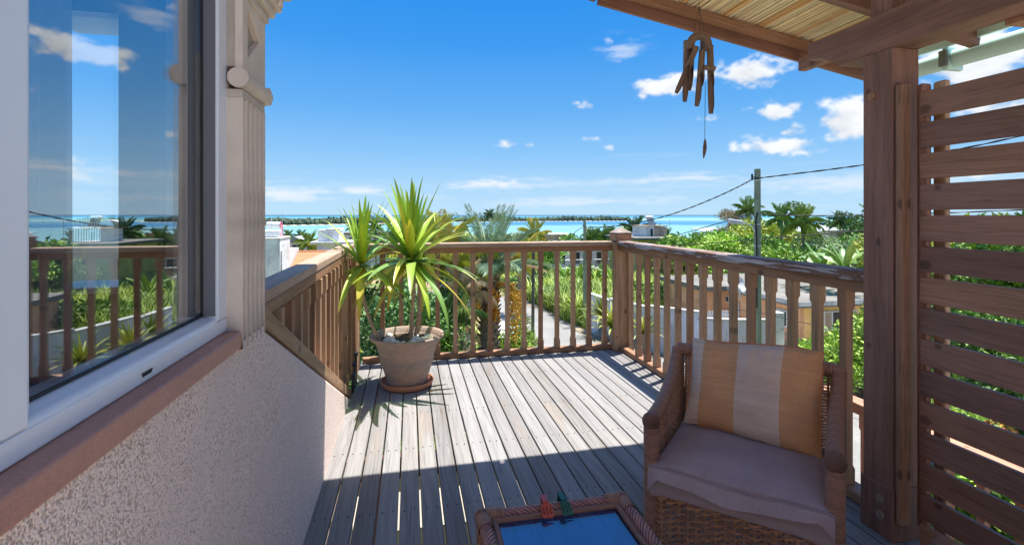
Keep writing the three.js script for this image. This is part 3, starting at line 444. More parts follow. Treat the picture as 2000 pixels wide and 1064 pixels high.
{
  rnd = mulberry(71);
  const cx = -.02, cz = -4.0;
  const pot = thing('clay_pot', 'large weathered clay pot with flared rim holding a spiky plant', 'pot', [cx, .02, cz]);
  const prof = [[0, 0], [.150, 0], [.158, .012], [.163, .05], [.160, .055], [.172, .075], [.192, .14], [.206, .17], [.212, .20], [.209, .215], [.226, .27], [.238, .31], [.252, .335], [.283, .362], [.291, .372], [.289, .386], [.278, .389], [.262, .382], [.243, .35], [.236, .325], [0, .325]].map(([x, y]) => new THREE.Vector2(x, y));
  const lg = new THREE.LatheGeometry(prof, 64); { const p = lg.attributes.position, uv = lg.attributes.uv; for (let i = 0; i < p.count; i++) { const a = Math.atan2(p.getZ(i), p.getX(i)), n = 1 + .012 * (vn(a * 2 + 9, p.getY(i) * 9, 999, 999, 3) - .5); p.setX(i, p.getX(i) * n); p.setZ(i, p.getZ(i) * n); uv.setXY(i, uv.getX(i) * 2, p.getY(i) * 2.2); } lg.computeVertexNormals(); }
  part(pot, 'body', lg, M.clay); const so = new THREE.CylinderGeometry(.236, .236, .02, 40); part(pot, 'soil', grain(so, 'x'), M.soil, [0, .327, 0]);
  const sc = thing('plant_saucer', 'orange clay saucer under the large clay pot', 'saucer', [cx, .002, cz]);
  part(sc, 'dish', grain(new THREE.LatheGeometry([[0, 0], [.185, 0], [.200, .012], [.208, .045], [.203, .048], [.196, .044], [.188, .016], [0, .014]].map(([x, y]) => new THREE.Vector2(x, y)), 56), 'x', true, 1), M.saucer);
  const rock = [0, 1, 2].map((k) => { const g = clean(new THREE.IcosahedronGeometry(.03, 1)), p = g.attributes.position; for (let i = 0; i < p.count; i++) { const h = .72 + .6 * hsh(Math.round(p.getX(i) * 900), Math.round(p.getY(i) * 900 + p.getZ(i) * 1300), k); p.setXYZ(i, p.getX(i) * h * 1.2, p.getY(i) * h * .8, p.getZ(i) * h); } g.computeVertexNormals(); return g; });
  const spots = [[-.11, .13, 1.1], [-.075, .15, .9], [-.03, .16, .8], [.045, .12, .9], [.075, .06, 1.1], [.13, .10, 1.1], [.165, .07, 1.35], [.16, .12, 1], [.06, -.02, 1], [-.16, .05, .8], [.02, .19, .8], [-.14, -.1, .9]];
  spots.forEach(([x, z, s], i) => { const r = new THREE.Mesh(rock[i % 3], M.stone); r.name = numbered('stone'); r.position.set(cx + x, .357 + .012 * s, cz + z); r.rotation.set(rnd() * 6, rnd() * 6, rnd() * 6); r.scale.setScalar(s); r.castShadow = r.receiveShadow = true; scene.add(r); tag(r, i === 6 ? 'largest white stone at the right edge inside the clay pot' : 'white broken stone lying on the soil inside the clay pot', 'stone', i === 6 ? 'stones in the clay pot' : 'stones in the clay pot'); });
  // dracaena with two heads
  const pl = thing('dracaena', 'spiky green dracaena with two leafy heads growing in the clay pot', 'potted plant', [cx, .34, cz]);
  const stemM = std({ color: L(.66, .48, .36), map: tTrunk, bumpMap: tTrunkB, bumpScale: .004, roughness: .9 });
  const W = (g) => g.translate(0, 0, 0);
  part(pl, 'stem', tube([[.03, 0, .06], [.035, .2, .06], [.05, .42, .05], [.035, .62, .04], [.03, .66, .04]], .0165, 24, 10, 4), stemM);
  part(pl, 'stem', tube([[.055, 0, .03], [.085, .2, .03], [.10, .40, .02], [.08, .52, .02]], .013, 20, 10, 4), stemM);
  part(pl, 'stem', tube([[-.19, .02, .10], [-.25, .13, .08], [-.315, .30, .04], [-.345, .45, .02], [-.345, .60, 0]], .013, 24, 10, 4), stemM);
  const mats = [leafMat(.42, .58, .035), leafMat(.30, .48, .04), leafMat(.54, .63, .055), leafMat(.18, .36, .055), leafMat(.64, .58, .07)];
  const head = (x, y, z, n, s, seed) => {
    const r = mulberry(seed);
    for (let i = 0; i < n; i++) {
      const t = i / n, az = i * 2.39996 + (r() - .5) * .5; let up, bend, len, w = .082 * s * (.75 + .4 * r());
      if (t < .34) { up = 1.22 + .3 * r(); bend = .05 + .25 * r(); len = (.5 + .16 * r()) * s; w *= .9; }
      else if (t < .66) { up = .45 + .6 * r(); bend = .35 + .6 * r(); len = (.52 + .14 * r()) * s; }
      else { up = .25 - .95 * r(); bend = .55 + .65 * r(); len = (.52 + .18 * r()) * s; w *= 1.12; }
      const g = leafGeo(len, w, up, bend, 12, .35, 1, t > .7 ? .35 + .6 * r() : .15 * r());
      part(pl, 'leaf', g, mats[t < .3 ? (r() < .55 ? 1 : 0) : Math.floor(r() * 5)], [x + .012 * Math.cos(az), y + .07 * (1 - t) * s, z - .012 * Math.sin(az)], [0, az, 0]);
    }
  };
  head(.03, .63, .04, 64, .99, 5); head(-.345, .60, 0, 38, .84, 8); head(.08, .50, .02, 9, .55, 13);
}

/* ============================================================ WICKER ARMCHAIRS */
/* woven panel in the x-y plane, from x0..x1 (functions of y) and y0..y1 (functions of x); n strands over m stakes */
function weave(wd, ht, pitch, stakes, r, amp, edge = (x, y) => [x, y, 0]) {
  const out = [], n = Math.floor(ht / pitch), seg = stakes * 4;
  const ring = (P, Nn) => { const res = []; for (let k = 0; k < 4; k++) { const a = k * Math.PI / 2 + .78; res.push([P[0], P[1] + Math.sin(a) * r * 1.05, P[2] + Math.cos(a) * r]); } return res; };
  const pos = []; let uj = 0; const uvs = []; const quad = (a, b, c, d) => { pos.push(...a, ...b, ...c, ...a, ...c, ...d); for (let k = 0; k < 6; k++) uvs.push(uj, (a[0] + a[2]) * 3); };
  for (let j = 0; j < n; j++) {
    let prev = null; uj = (Math.floor(rnd() * 64) + .5) / 64; const y = (j + .5) * pitch, ph = j % 2 ? Math.PI : 0;
    for (let i = 0; i <= seg; i++) {
      const x = i / seg * wd, zz = Math.sin(i / seg * stakes * Math.PI + ph) * amp, e = edge(x - wd / 2, y + .0015 * Math.sin(i * 1.7 + j * 2.3)); if (!e) { prev = null; continue; }
      const R = ring([e[0], e[1], e[2] + zz]); if (prev) for (let k = 0; k < 4; k++) quad(prev[k], R[k], R[(k + 1) % 4], prev[(k + 1) % 4]); prev = R;
    }
  }
  const g = new THREE.BufferGeometry(); g.setAttribute('position', new THREE.Float32BufferAttribute(pos, 3)); g.setAttribute('uv', new THREE.Float32BufferAttribute(uvs, 2)); g.computeVertexNormals();
  const st = []; for (let s = 0; s < stakes; s++) { const x = (s + .5) / stakes * wd; let last = null; for (let j = 0; j <= 8; j++) { const e = edge(x - wd / 2, ht * j / 8); if (e && last) st.push(clean(stick(last, e, r * 1.25, r * 1.25, 5))); last = e; } }
  return join([g, ...st]);
}
function makeChair(label, p, turn) {
  const c = thing('wicker_armchair', label, 'armchair', p); c.rotation.y = turn;
  const HW = .30, FZ = .22, BZ = -.29;
  for (const s of [-1, 1]) {
    part(c, 'front_post', tube([[s * HW, 0, FZ], [s * HW, .3, FZ], [s * HW, .545, FZ]], .030, 18, 14, 1), M.cane);
    const kn = new THREE.SphereGeometry(.0345, 20, 14); part(c, 'knob', kn, M.cane, [s * HW, .548, FZ + .004], [Math.PI / 2, 0, 0]);
    part(c, 'arm', tube([[s * HW, .552, FZ], [s * (HW + .002), .562, .08], [s * (HW + .008), .59, -.06], [s * (HW + .016), .625, -.18], [s * (HW + .022), .69, BZ + .01], [s * (HW + .022), .71, BZ - .005]], .028, 40, 14, 1), M.cane);
    part(c, 'back_post', tube([[s * HW, 0, BZ + .05], [s * (HW + .01), .4, BZ + .02], [s * (HW + .022), .70, BZ - .012]], .026, 20, 12, 1), M.cane);
    const topY = (z) => z > .08 ? .54 : z > -.06 ? mix(.57, .54, (z + .06) / .14) : mix(.69, .57, sat((z + .29) / .23));
    const sp = weave(.50, .56, .0125, 17, .0036, .004, (x, y) => { const z = -.03 - x; const yy = y + .10; return yy < topY(z) ? [x, yy, 0] : null; });
    part(c, 'side_panel', sp, M.weave, [s * (HW + .004), 0, -.035], [0, Math.PI / 2, 0]);
    part(c, 'brace', tube([[s * HW, .40, .02], [s * (HW + .004), .48, .02], [s * (HW + .006), .57, .02]], .013, 10, 8, 1), M.cane);
  }
  part(c, 'front_panel', weave(.55, .26, .0115, 17, .0052, .0085, (x, y) => [x, y + .055, .006 * Math.sin(x * 40)]), M.weave, [0, 0, FZ + .004]);
  part(c, 'front_band', tube([[-.28, .318, FZ + .008], [0, .322, FZ + .012], [.28, .318, FZ + .008]], .009, 20, 8, 1), M.weave2);
  part(c, 'back_panel', weave(.60, .39, .0125, 21, .0036, .004, (x, y) => [x, y + .30, -.022 * (y / .44)]), M.weave, [0, 0, BZ + .01]);
  part(c, 'back_rail', tube([[-.325, .706, BZ - .012], [-.15, .71, BZ - .02], [.15, .71, BZ - .02], [.325, .706, BZ - .012]], .031, 30, 12, 1), M.cane);
  part(c, 'seat_frame', join(cbox(-.29, .29, .28, .315, BZ + .05, FZ - .02, 'x')), M.weave2);
  part(c, 'bottom_rail', tube([[-.28, .05, FZ], [0, .05, FZ + .004], [.28, .05, FZ]], .014, 12, 8, 1), M.cane);
  return c;
}
rnd = mulberry(81);
const CHAIR = [1.140, 0, -1.558], CT = -44 * Math.PI / 180;
{
  const z = new THREE.Vector3(0, 0, .22).applyAxisAngle(new THREE.Vector3(0, 1, 0), CT);
  const base = [CHAIR[0] - z.x, 0, CHAIR[2] - z.z];
  const ch = makeChair('brown wicker armchair with mauve seat cushion and striped pillow, before the pergola post', base, CT);
  const ch2 = ch.clone(); ch2.name = numbered('wicker_armchair'); tag(ch2, 'second wicker armchair, only one arm end showing under the slat screen', 'armchair'); scene.add(ch2);
  ch2.position.set(1.105, 0, -.585); ch2.rotation.y = -150 * Math.PI / 180;
  // seat cushion: soft slab with a loose front flap
  const soft = (w, h, d, nx, ny, nz, f) => { const g = new THREE.BoxGeometry(w, h, d, nx, ny, nz), p = g.attributes.position; for (let i = 0; i < p.count; i++) { const v = f(p.getX(i) / w * 2, p.getY(i) / h * 2, p.getZ(i) / d * 2); p.setXYZ(i, ...v); } g.computeVertexNormals(); return g; };
  const seam = (g) => { const q = clean(g); q.deleteAttribute('normal'); return q; };
  const cm = std({ color: L(.44, .345, .36), map: tCloth, bumpMap: tFine, bumpScale: .0004, roughness: .92 });
  const cu = thing('seat_cushion', 'mauve brown seat cushion with a loose front flap on the wicker armchair', 'cushion', [base[0], .315, base[2]]); cu.rotation.y = CT;
  const sg = soft(.565, .115, .50, 34, 8, 30, (x, y, z) => {
    const ed = 1 - Math.pow(Math.max(Math.abs(x), Math.abs(z)), 6) * .0, k = (1 - x * x) * (1 - z * z), crown = y > 0 ? .032 * Math.sqrt(sat(k)) : 0;
    const rx = Math.sign(x) * (1 - Math.pow(1 - Math.abs(x), 1)), pin = .018 * Math.pow(Math.abs(x * z), 8);
    const wr = y > 0 ? .0035 * Math.sin(z * 5 + x * 2.2) * (1 - x * x) + .004 * (vn(x * 3 + 20, z * 3 + 20, 99, 99, 6) - .5) : 0;
    return [x * (.2825 - .006 * y * y) + pin * Math.sign(x), .028 + y * .0575 + crown + wr - pin * .6, .0 + z * (.25 - .006 * y * y)];
  }); part(cu, 'cover', sg, cm, [0, 0, .005]);
  { // flap hanging over the front edge, slightly lifted in the middle
    const P = [], I = [], n = 50, m = 7; for (let i = 0; i <= n; i++) for (let j = 0; j <= m; j++) { const t = i / n, x = mix(-.302, .30, t), s = j / m, drop = .030 + .020 * Math.abs(Math.sin(t * 3.0 + .2)) + (t < .06 ? .055 * (1 - t / .06) : 0) + (t > .93 ? .05 * (t - .93) / .07 : 0), bow = .022 * Math.sin(t * Math.PI) + .006 * Math.sin(t * 17) * s; P.push(x, .072 - drop * s + .004 * Math.sin(t * 9), .256 + bow * s + .010 * Math.sqrt(s)); if (i < n && j < m) { const a = i * (m + 1) + j; I.push(a, a + 1, a + m + 1, a + 1, a + m + 2, a + m + 1); } }
    const g = new THREE.BufferGeometry(); g.setAttribute('position', new THREE.Float32BufferAttribute(P, 3)); g.setIndex(I); g.computeVertexNormals(); const uv = new Float32Array(P.length / 3 * 2); for (let i = 0; i < uv.length / 2; i++) { uv[i * 2] = P[i * 3]; uv[i * 2 + 1] = P[i * 3 + 1]; } g.setAttribute('uv', new THREE.BufferAttribute(uv, 2));
    const fm = cm.clone(); fm.side = THREE.DoubleSide; part(cu, 'flap', g, fm); part(cu, 'welt', tube(Array.from({ length: 22 }, (_, i) => { const t = i / 21; return [mix(-.302, .30, t), .073 + .004 * Math.sin(t * 9), .258 + .003 * Math.sin(t * Math.PI)]; }), .0028, 60, 6), cm);
  }
  // striped pillow leaning on the back
  const stripe = colorTex(512, (u, v) => { const b = [.118, .405, .735], on = (u < b[0]) || (u > b[1] && u < b[2]); const e = Math.min(...b.map((q) => Math.abs(u - q))); const n = .9 + .25 * (fbm(u, v, 4, 4, 5, 201) - .5) + .16 * (fbm(u, v, 160, 160, 1, 203) - .5) + .2 * (fbm(u, v, 3, 90, 2, 207) - .5); const o = [.70, .37, .175], w = [.72, .55, .435]; const c = on ? w : o; const d = e < .002 ? .85 : 1; return c.map((q) => q * n * d); });
  stripe.wrapS = stripe.wrapT = THREE.ClampToEdgeWrapping;
  const pm = std({ map: stripe, bumpMap: tFine, bumpScale: .0003, roughness: .95, side: THREE.DoubleSide }), pw = .53, ph = .405;
  const pil = thing('striped_pillow', 'orange and beige striped back pillow leaning in the wicker armchair', 'pillow', [0, 0, 0]);
  const side = (sgn) => { const P = [], U = [], I = [], n = 44, m = 34; for (let j = 0; j <= m; j++) for (let i = 0; i <= n; i++) { const u = i / n * 2 - 1, v = j / m * 2 - 1, k = Math.pow(sat(1 - u * u), .5) * Math.pow(sat(1 - v * v), .5), bow = 1 - .05 * (1 - u * u) * Math.abs(v) ** 3; const wr = sgn > 0 ? .006 * Math.sin(u * 7 + v * 3) * k * sat(v + .3) + .010 * (vn(u * 3 + 9, v * 3 + 9, 99, 99, 5) - .5) * k + .004 * Math.sin(u * 31 + 2 * Math.sin(v * 3)) * sstep(.3, .9, v) * k : 0; P.push(u * pw / 2 * (1 - .05 * (1 - v * v)), v * ph / 2 * bow + .012 * Math.sin(u * 2.4 + .4) * v, sgn * (.105 * k) + wr * 1.9); U.push((u + 1) / 2, (v + 1) / 2); if (i < n && j < m) { const a = j * (n + 1) + i; sgn > 0 ? I.push(a, a + 1, a + n + 1, a + 1, a + n + 2, a + n + 1) : I.push(a, a + n + 1, a + 1, a + 1, a + n + 1, a + n + 2); } } const g = new THREE.BufferGeometry(); g.setAttribute('position', new THREE.Float32BufferAttribute(P, 3)); g.setAttribute('uv', new THREE.Float32BufferAttribute(U, 2)); g.setIndex(I); g.computeVertexNormals(); return g; };
  const cov = part(pil, 'cover', join(side(1), side(-1)), pm);
  const pts = []; for (let i = 0; i < 80; i++) { const a = i / 80 * Math.PI * 2, q = 7, u = Math.sign(Math.cos(a)) * Math.pow(Math.abs(Math.cos(a)), 2 / q), v = Math.sign(Math.sin(a)) * Math.pow(Math.abs(Math.sin(a)), 2 / q); pts.push([u * pw / 2 * (1 - .05 * (1 - v * v)) * 1.004, v * ph / 2 * (1 - .05 * (1 - u * u) * Math.abs(v) ** 3) * 1.006 + .012 * Math.sin(u * 2.4 + .4) * v, .0]); } pts.push(pts[0]);
  part(pil, 'piping', tube(pts, .0052, 220, 7), std({ color: L(.58, .22, .09), roughness: .9 }));
  const q = new THREE.Vector3(.005, .395 + .20, -.205).applyAxisAngle(new THREE.Vector3(0, 1, 0), CT); pil.position.set(base[0] + q.x, q.y, base[2] + q.z); pil.rotation.set(-.40, CT - .05, .0, 'YXZ');
}

/* ============================================================ TABLE WITH GLASS TOP, CLIPS */
{
  const X0 = .232, X1 = .708, Z0 = -1.565, Z1 = -.86, Y = .376, t = thing('wicker_table', 'low wicker table with a rope twisted rim and glass top with the sky reflection put into its blue tint', 'table', [(X0 + X1) / 2, 0, (Z0 + Z1) / 2]);
  const b = t.position, loc = (p) => [p[0] - b.x, p[1], p[2] - b.z];
  const bar = (a, c, r, m, n) => part(t, n, tube([loc(a), loc([(a[0] + c[0]) / 2, a[1] + .001, (a[2] + c[2]) / 2]), loc(c)], r, 30, 12, 1), m);
  bar([X0, Y, Z0], [X1, Y, Z0], .021, M.rope, 'rim'); bar([X0, Y, Z1], [X1, Y, Z1], .021, M.rope, 'rim'); bar([X0, Y, Z0], [X0, Y, Z1], .021, M.rope, 'rim'); bar([X1, Y, Z0], [X1, Y, Z1], .021, M.rope, 'rim');
  for (const [x, z] of [[X0, Z0], [X1, Z0], [X0, Z1], [X1, Z1]]) {
    const sx = x === X0 ? 1 : -1, sz = z === Z0 ? 1 : -1; part(t, 'corner_wrap', join(tube([loc([x - sx * .012, Y + .002, z - sz * .004]), loc([x + sx * .03, Y + .002, z]), loc([x + sx * .062, Y, z])], .0255, 10, 12, 1), tube([loc([x - sx * .004, Y + .001, z - sz * .012]), loc([x, Y + .002, z + sz * .03]), loc([x, Y, z + sz * .062])], .0245, 10, 12, 1), new THREE.SphereGeometry(.028, 14, 10).translate(...loc([x, Y, z]))), M.cane);
    part(t, 'leg', tube([loc([x, 0, z]), loc([x, .2, z]), loc([x, Y - .02, z])], .023, 14, 12, 1), M.cane);
  }
  const strip = (a, c) => part(t, 'inner_rod', stick(loc(a), loc(c), .0095, .0095, 10), M.dark2); const o = .031;
  strip([X0 + o, Y + .006, Z0 + o], [X1 - o, Y + .006, Z0 + o]); strip([X0 + o, Y + .006, Z1 - o], [X1 - o, Y + .006, Z1 - o]); strip([X0 + o, Y + .006, Z0 + o], [X0 + o, Y + .006, Z1 - o]); strip([X1 - o, Y + .006, Z0 + o], [X1 - o, Y + .006, Z1 - o]);
  part(t, 'glass_top', pbox(X1 - X0 - .05, .006, Z1 - Z0 - .05, 'x'), M.tableGlass, [0, Y - .004, 0]);
  part(t, 'shelf_rod', join(stick(loc([X0, .12, Z0]), loc([X0, .12, Z1]), .012), stick(loc([X1, .12, Z0]), loc([X1, .12, Z1]), .012)), M.dark2);
  // cutlery shaped clips over the rear rim
  const clip = (x, col, label, tilt) => {
    const s = new THREE.Shape(); const w = .021, h = .048, r = .006; s.moveTo(-w + r, -h); s.lineTo(w - r, -h); s.quadraticCurveTo(w, -h, w, -h + r); s.lineTo(w - .002, -.004); s.lineTo(.010, 0); s.lineTo(.010, .012); s.lineTo(-.010, .012); s.lineTo(-.010, 0); s.lineTo(-w + .002, -.004); s.lineTo(-w, -h + r); s.quadraticCurveTo(-w, -h, -w + r, -h);
    const slot = (cx, y0, y1, a, knob) => { const p = new THREE.Path(); p.moveTo(cx - a, y0); p.lineTo(cx + a, y0); p.lineTo(cx + a, y1 + knob); p.absarc(cx, y1 + knob * .4, Math.max(a, knob), .5, Math.PI - .5, true); p.lineTo(cx - a, y0); s.holes.push(p); };
    slot(-.0125, -.008, -.034, .0018, .0046); slot(0, -.009, -.040, .0022, 0); slot(.0125, -.008, -.034, .0016, .0042);
    const m = std({ color: col, roughness: .4 }); const g = new THREE.ExtrudeGeometry(s, { depth: .003, bevelEnabled: true, bevelSize: .0008, bevelThickness: .0008, bevelSegments: 1 });
    const c = thing('table_clip', label, 'clip', [x, Y + .0315, Z0 + .008]); c.rotation.y = tilt; c.scale.setScalar(.86); part(c, 'plate', g, m, [0, 0, .012], [-.95, 0, 0]); part(c, 'hook', join(cbox(-.010, .010, .005, .010, -.034, .012, 'x'), cbox(-.010, .010, -.03, .010, -.038, -.034, 'x')), m);
  };
  clip(.436, L(.50, .075, .045), 'red plastic table clip with cutlery cut-outs on the table rim', -.06); clip(.497, L(.012, .115, .085), 'green plastic table clip with cutlery cut-outs on the table rim', .08);
}

/* ============================================================ WIND CHIME */
{
  rnd = mulberry(91); const D = 2.62, o = at(1366, 420, D), K = D / 960, ry = -TH;
  const P = (px, py, dz = 0) => [(px - 1366) * K, (420 - py) * K + EYE - o[1], dz];
  const ch = thing('wind_chime', 'bamboo wind chime hanging from the pergola edge against the sky', 'wind chime', [o[0], o[1], o[2]]); ch.rotation.y = ry;
  // arch: a bent piece of bamboo root
  const arc = []; for (let i = 0; i <= 12; i++) { const a = Math.PI * (1.02 - 1.04 * i / 12); arc.push(P(1366 + Math.cos(a) * 17, 88 - Math.sin(a) * 18 + (i === 0 || i === 12 ? 8 : 0))); }
  part(ch, 'arch', tube(arc, .022, 30, 12, 2), M.chime);
  function cut(a, b, r, t0, t1) { // round above t0, pared down to a strip towards the tip
    const A = V3(a), B = V3(b), Ln = A.distanceTo(B), n = 18, m = 12, pos = [], idx = [];
    for (let i = 0; i <= n; i++) { const t = i / n, open = t < t0 ? 1 : t < t1 ? mix(1, .42, (t - t0) / (t1 - t0)) : .42 * (1 - .45 * sstep(.85, 1, t)); for (let j = 0; j <= m; j++) { const an = Math.PI + (j / m - .5) * Math.PI * 2 * open; pos.push(Math.sin(an) * r, -t * Ln, Math.cos(an) * r); } }
    for (let i = 0; i < n; i++) for (let j = 0; j < m; j++) { const k = i * (m + 1) + j; idx.push(k, k + m + 1, k + 1, k + 1, k + m + 1, k + m + 2); }
    const inner = idx.slice(); const g = new THREE.BufferGeometry(); g.setAttribute('position', new THREE.Float32BufferAttribute(pos, 3)); g.setIndex(inner); const uv = new Float32Array(pos.length / 3 * 2); for (let i = 0; i < uv.length / 2; i++) { uv[i * 2] = -pos[i * 3 + 1]; uv[i * 2 + 1] = pos[i * 3] * 2; } g.setAttribute('uv', new THREE.BufferAttribute(uv, 2)); g.computeVertexNormals();
    g.applyQuaternion(new THREE.Quaternion().setFromUnitVectors(new THREE.Vector3(0, -1, 0), B.clone().sub(A).normalize())); g.translate(A.x, A.y, A.z);
    const mt = M.chime.clone(); mt.side = THREE.DoubleSide; const tb = part(ch, 'chime_tube', g, mt);
    part(tb, 'cap_ring', new THREE.TorusGeometry(r * .98, .0022, 6, 16).rotateX(Math.PI / 2).applyQuaternion(new THREE.Quaternion().setFromUnitVectors(new THREE.Vector3(0, -1, 0), B.clone().sub(A).normalize())).translate(A.x, A.y, A.z), M.chimeIn);
  }
  cut(P(1344, 78, -.02), P(1342, 196, -.02), .0165, .35, .62); cut(P(1356, 97, .035), P(1318, 184, .035), .0145, .38, .6); cut(P(1356, 80, -.03), P(1352, 173, -.03), .0155, .5, .8);
  cut(P(1368, 102, .03), P(1359, 209, .03), .0165, .38, .62); cut(P(1378, 68, -.04), P(1378, 163, -.04), .012, .6, .9); cut(P(1387, 90, .0), P(1391, 221, 0), .0175, .42, .6);
  part(ch, 'clapper', clean(new THREE.CylinderGeometry(.013, .013, .06, 12).rotateZ(Math.PI / 2 - .1)), M.chime, P(1380, 137, .04));
  const str = (a, b, r = .0012) => part(ch, 'string', stick(a, b, r, r, 5), M.black); const hook = P(1366, 12, -.0); const top = [hook[0], roofY(o[0]) + .13 - o[1], hook[2]];
  str(P(1352, 78), hook); str(P(1378, 76), hook); str(P(1368, 70), hook); str(hook, top); str(P(1378, 160, .0), P(1377, 272, 0), .0014);
  const bl = new THREE.Shape(); bl.moveTo(0, 0); bl.quadraticCurveTo(.020, -.05, -.008, -.108); bl.quadraticCurveTo(-.014, -.05, 0, 0);
  part(ch, 'pendant', new THREE.ExtrudeGeometry(bl, { depth: .004, bevelEnabled: true, bevelSize: .001, bevelThickness: .001, bevelSegments: 1 }), M.chimeIn, P(1377, 270, 0));
}

/* ============================================================ PLANTS OF THE GARDEN AND THE VILLAGE */
const hitX = (px, py, X) => { const r = at(px, py, 1), dy = r[1] - EYE, t = X / r[0]; return [X, EYE + dy * t, r[2] * t]; };
const hitZ = (px, py, Z) => { const r = at(px, py, 1), dy = r[1] - EYE, t = Z / r[2]; return [r[0] * t, EYE + dy * t, Z]; };
function cluster(n, ll, lw, seed) { // a handful of leaves round a point
  const r = mulberry(seed), pos = []; const a = new THREE.Vector3(), u = new THREE.Vector3(), v = new THREE.Vector3();
  for (let i = 0; i < n; i++) {
    const dir = new THREE.Vector3(r() - .5, r() - .35, r() - .5).normalize(), base = dir.clone().multiplyScalar(.25 + .3 * r()); u.set(r() - .5, r() - .5, r() - .5).cross(dir).normalize(); v.crossVectors(dir, u);
    const l = ll * (.7 + .6 * r()), w = lw * (.7 + .6 * r()), tip = base.clone().addScaledVector(dir, l).addScaledVector(v, -.18 * l), m = base.clone().addScaledVector(dir, l * .45), p1 = m.clone().addScaledVector(u, w), p2 = m.clone().addScaledVector(u, -w);
    pos.push(...base.toArray(), ...p1.toArray(), ...tip.toArray(), ...base.toArray(), ...tip.toArray(), ...p2.toArray());
  }
  const g = new THREE.BufferGeometry(); g.setAttribute('position', new THREE.Float32BufferAttribute(pos, 3)); g.computeVertexNormals(); return g;
}
const clBroad = cluster(11, .62, .17, 5), clFine = cluster(16, .6, .06, 7), clBig = cluster(8, .85, .2, 9);
const foliage = new THREE.MeshStandardMaterial({ color: L(1, 1, 1), roughness: .55, side: THREE.DoubleSide });
const crownMat = new THREE.MeshStandardMaterial({ vertexColors: true, roughness: .55, side: THREE.DoubleSide });
const GREENS = { mid: [[.20, .35, .05], [.30, .45, .06], [.12, .24, .045]], yellow: [[.44, .50, .06], [.34, .45, .05], [.50, .52, .09]], dark: [[.09, .19, .05], [.14, .26, .055], [.065, .14, .04]], lime: [[.36, .53, .07], [.46, .60, .09], [.25, .42, .06]], brown: [[.40, .29, .20], [.32, .23, .15], [.16, .24, .07]], red: [[.42, .10, .03], [.45, .25, .03], [.20, .28, .05]], grey: [[.32, .42, .22], [.24, .36, .16], [.42, .48, .3]] };
function tree(name, label, cat, base, top, rad, o = {}, group) {
  const { n = 420, size = .34, col = 'mid', cl = clBroad, low = .25, lobes = 9, flat = 1, trunkR = .10 } = o;
  const H = top - base[1], t = thing(name, label, cat, base, group), src = cl.attributes.position.array, cn = src.length / 3, PP = new Float32Array(n * src.length), CC = new Float32Array(n * src.length), m = new THREE.Matrix4(), q = new THREE.Quaternion(), e = new THREE.Euler(), C = GREENS[col], vv = new THREE.Vector3();
  const cy = H * (1 + low) / 2, ry = H * (1 - low) / 2, lb = []; for (let i = 0; i < lobes; i++) { const a = i * 2.4 + rnd(), k = Math.sqrt((i + .5) / lobes) * .68, up = rr(-.55, .62); lb.push([Math.cos(a) * k * rad, cy + up * ry, Math.sin(a) * k * rad, rr(.36, .56), rr(.65, 1.25)]); }
  for (let i = 0; i < n; i++) {
    const b = lb[i % lobes], z = rr(-.55, 1), a = rnd() * 6.283, s = Math.sqrt(1 - z * z), k = Math.pow(rnd(), .35), R = b[3] * k;
    let x = b[0] + Math.cos(a) * s * R * rad, y = b[1] + z * R * Math.min(ry * 1.15, rad) * flat, zz = b[2] + Math.sin(a) * s * R * rad; y = Math.min(y, H); y = Math.max(y, .08);
    const sc = size * rr(.7, 1.3); m.compose(new THREE.Vector3(x, y, zz), q.setFromEuler(e.set(rnd() * 1.2 - .6, rnd() * 6.28, rnd() * 1.2 - .6)), new THREE.Vector3(sc, sc, sc));
    const c = C[rnd() < .5 ? 0 : rnd() < .6 ? 1 : 2], v = b[4] * rr(.75, 1.25);
    for (let k = 0; k < cn; k++) { vv.set(src[k * 3], src[k * 3 + 1], src[k * 3 + 2]).applyMatrix4(m); const o3 = (i * cn + k) * 3; PP[o3] = vv.x; PP[o3 + 1] = vv.y; PP[o3 + 2] = vv.z; CC[o3] = c[0] * v; CC[o3 + 1] = c[1] * v; CC[o3 + 2] = c[2] * v; }
  }
  const hub = [[0, 0, 0], [rr(-.1, .1), H * .3, rr(-.1, .1)], [rr(-.15, .15), cy, rr(-.15, .15)]];
  part(t, 'trunk', join([tube(hub, trunkR * .8, 8, 7), ...lb.slice(0, 5).map((b) => stick(hub[1], [b[0], b[1], b[2]], trunkR * .5, trunkR * .15, 5))]), M.bark);
  const cg = new THREE.BufferGeometry(); cg.setAttribute('position', new THREE.BufferAttribute(PP, 3)); cg.setAttribute('color', new THREE.BufferAttribute(CC, 3)); cg.computeVertexNormals(); part(t, 'crown', cg, crownMat); return t;
}
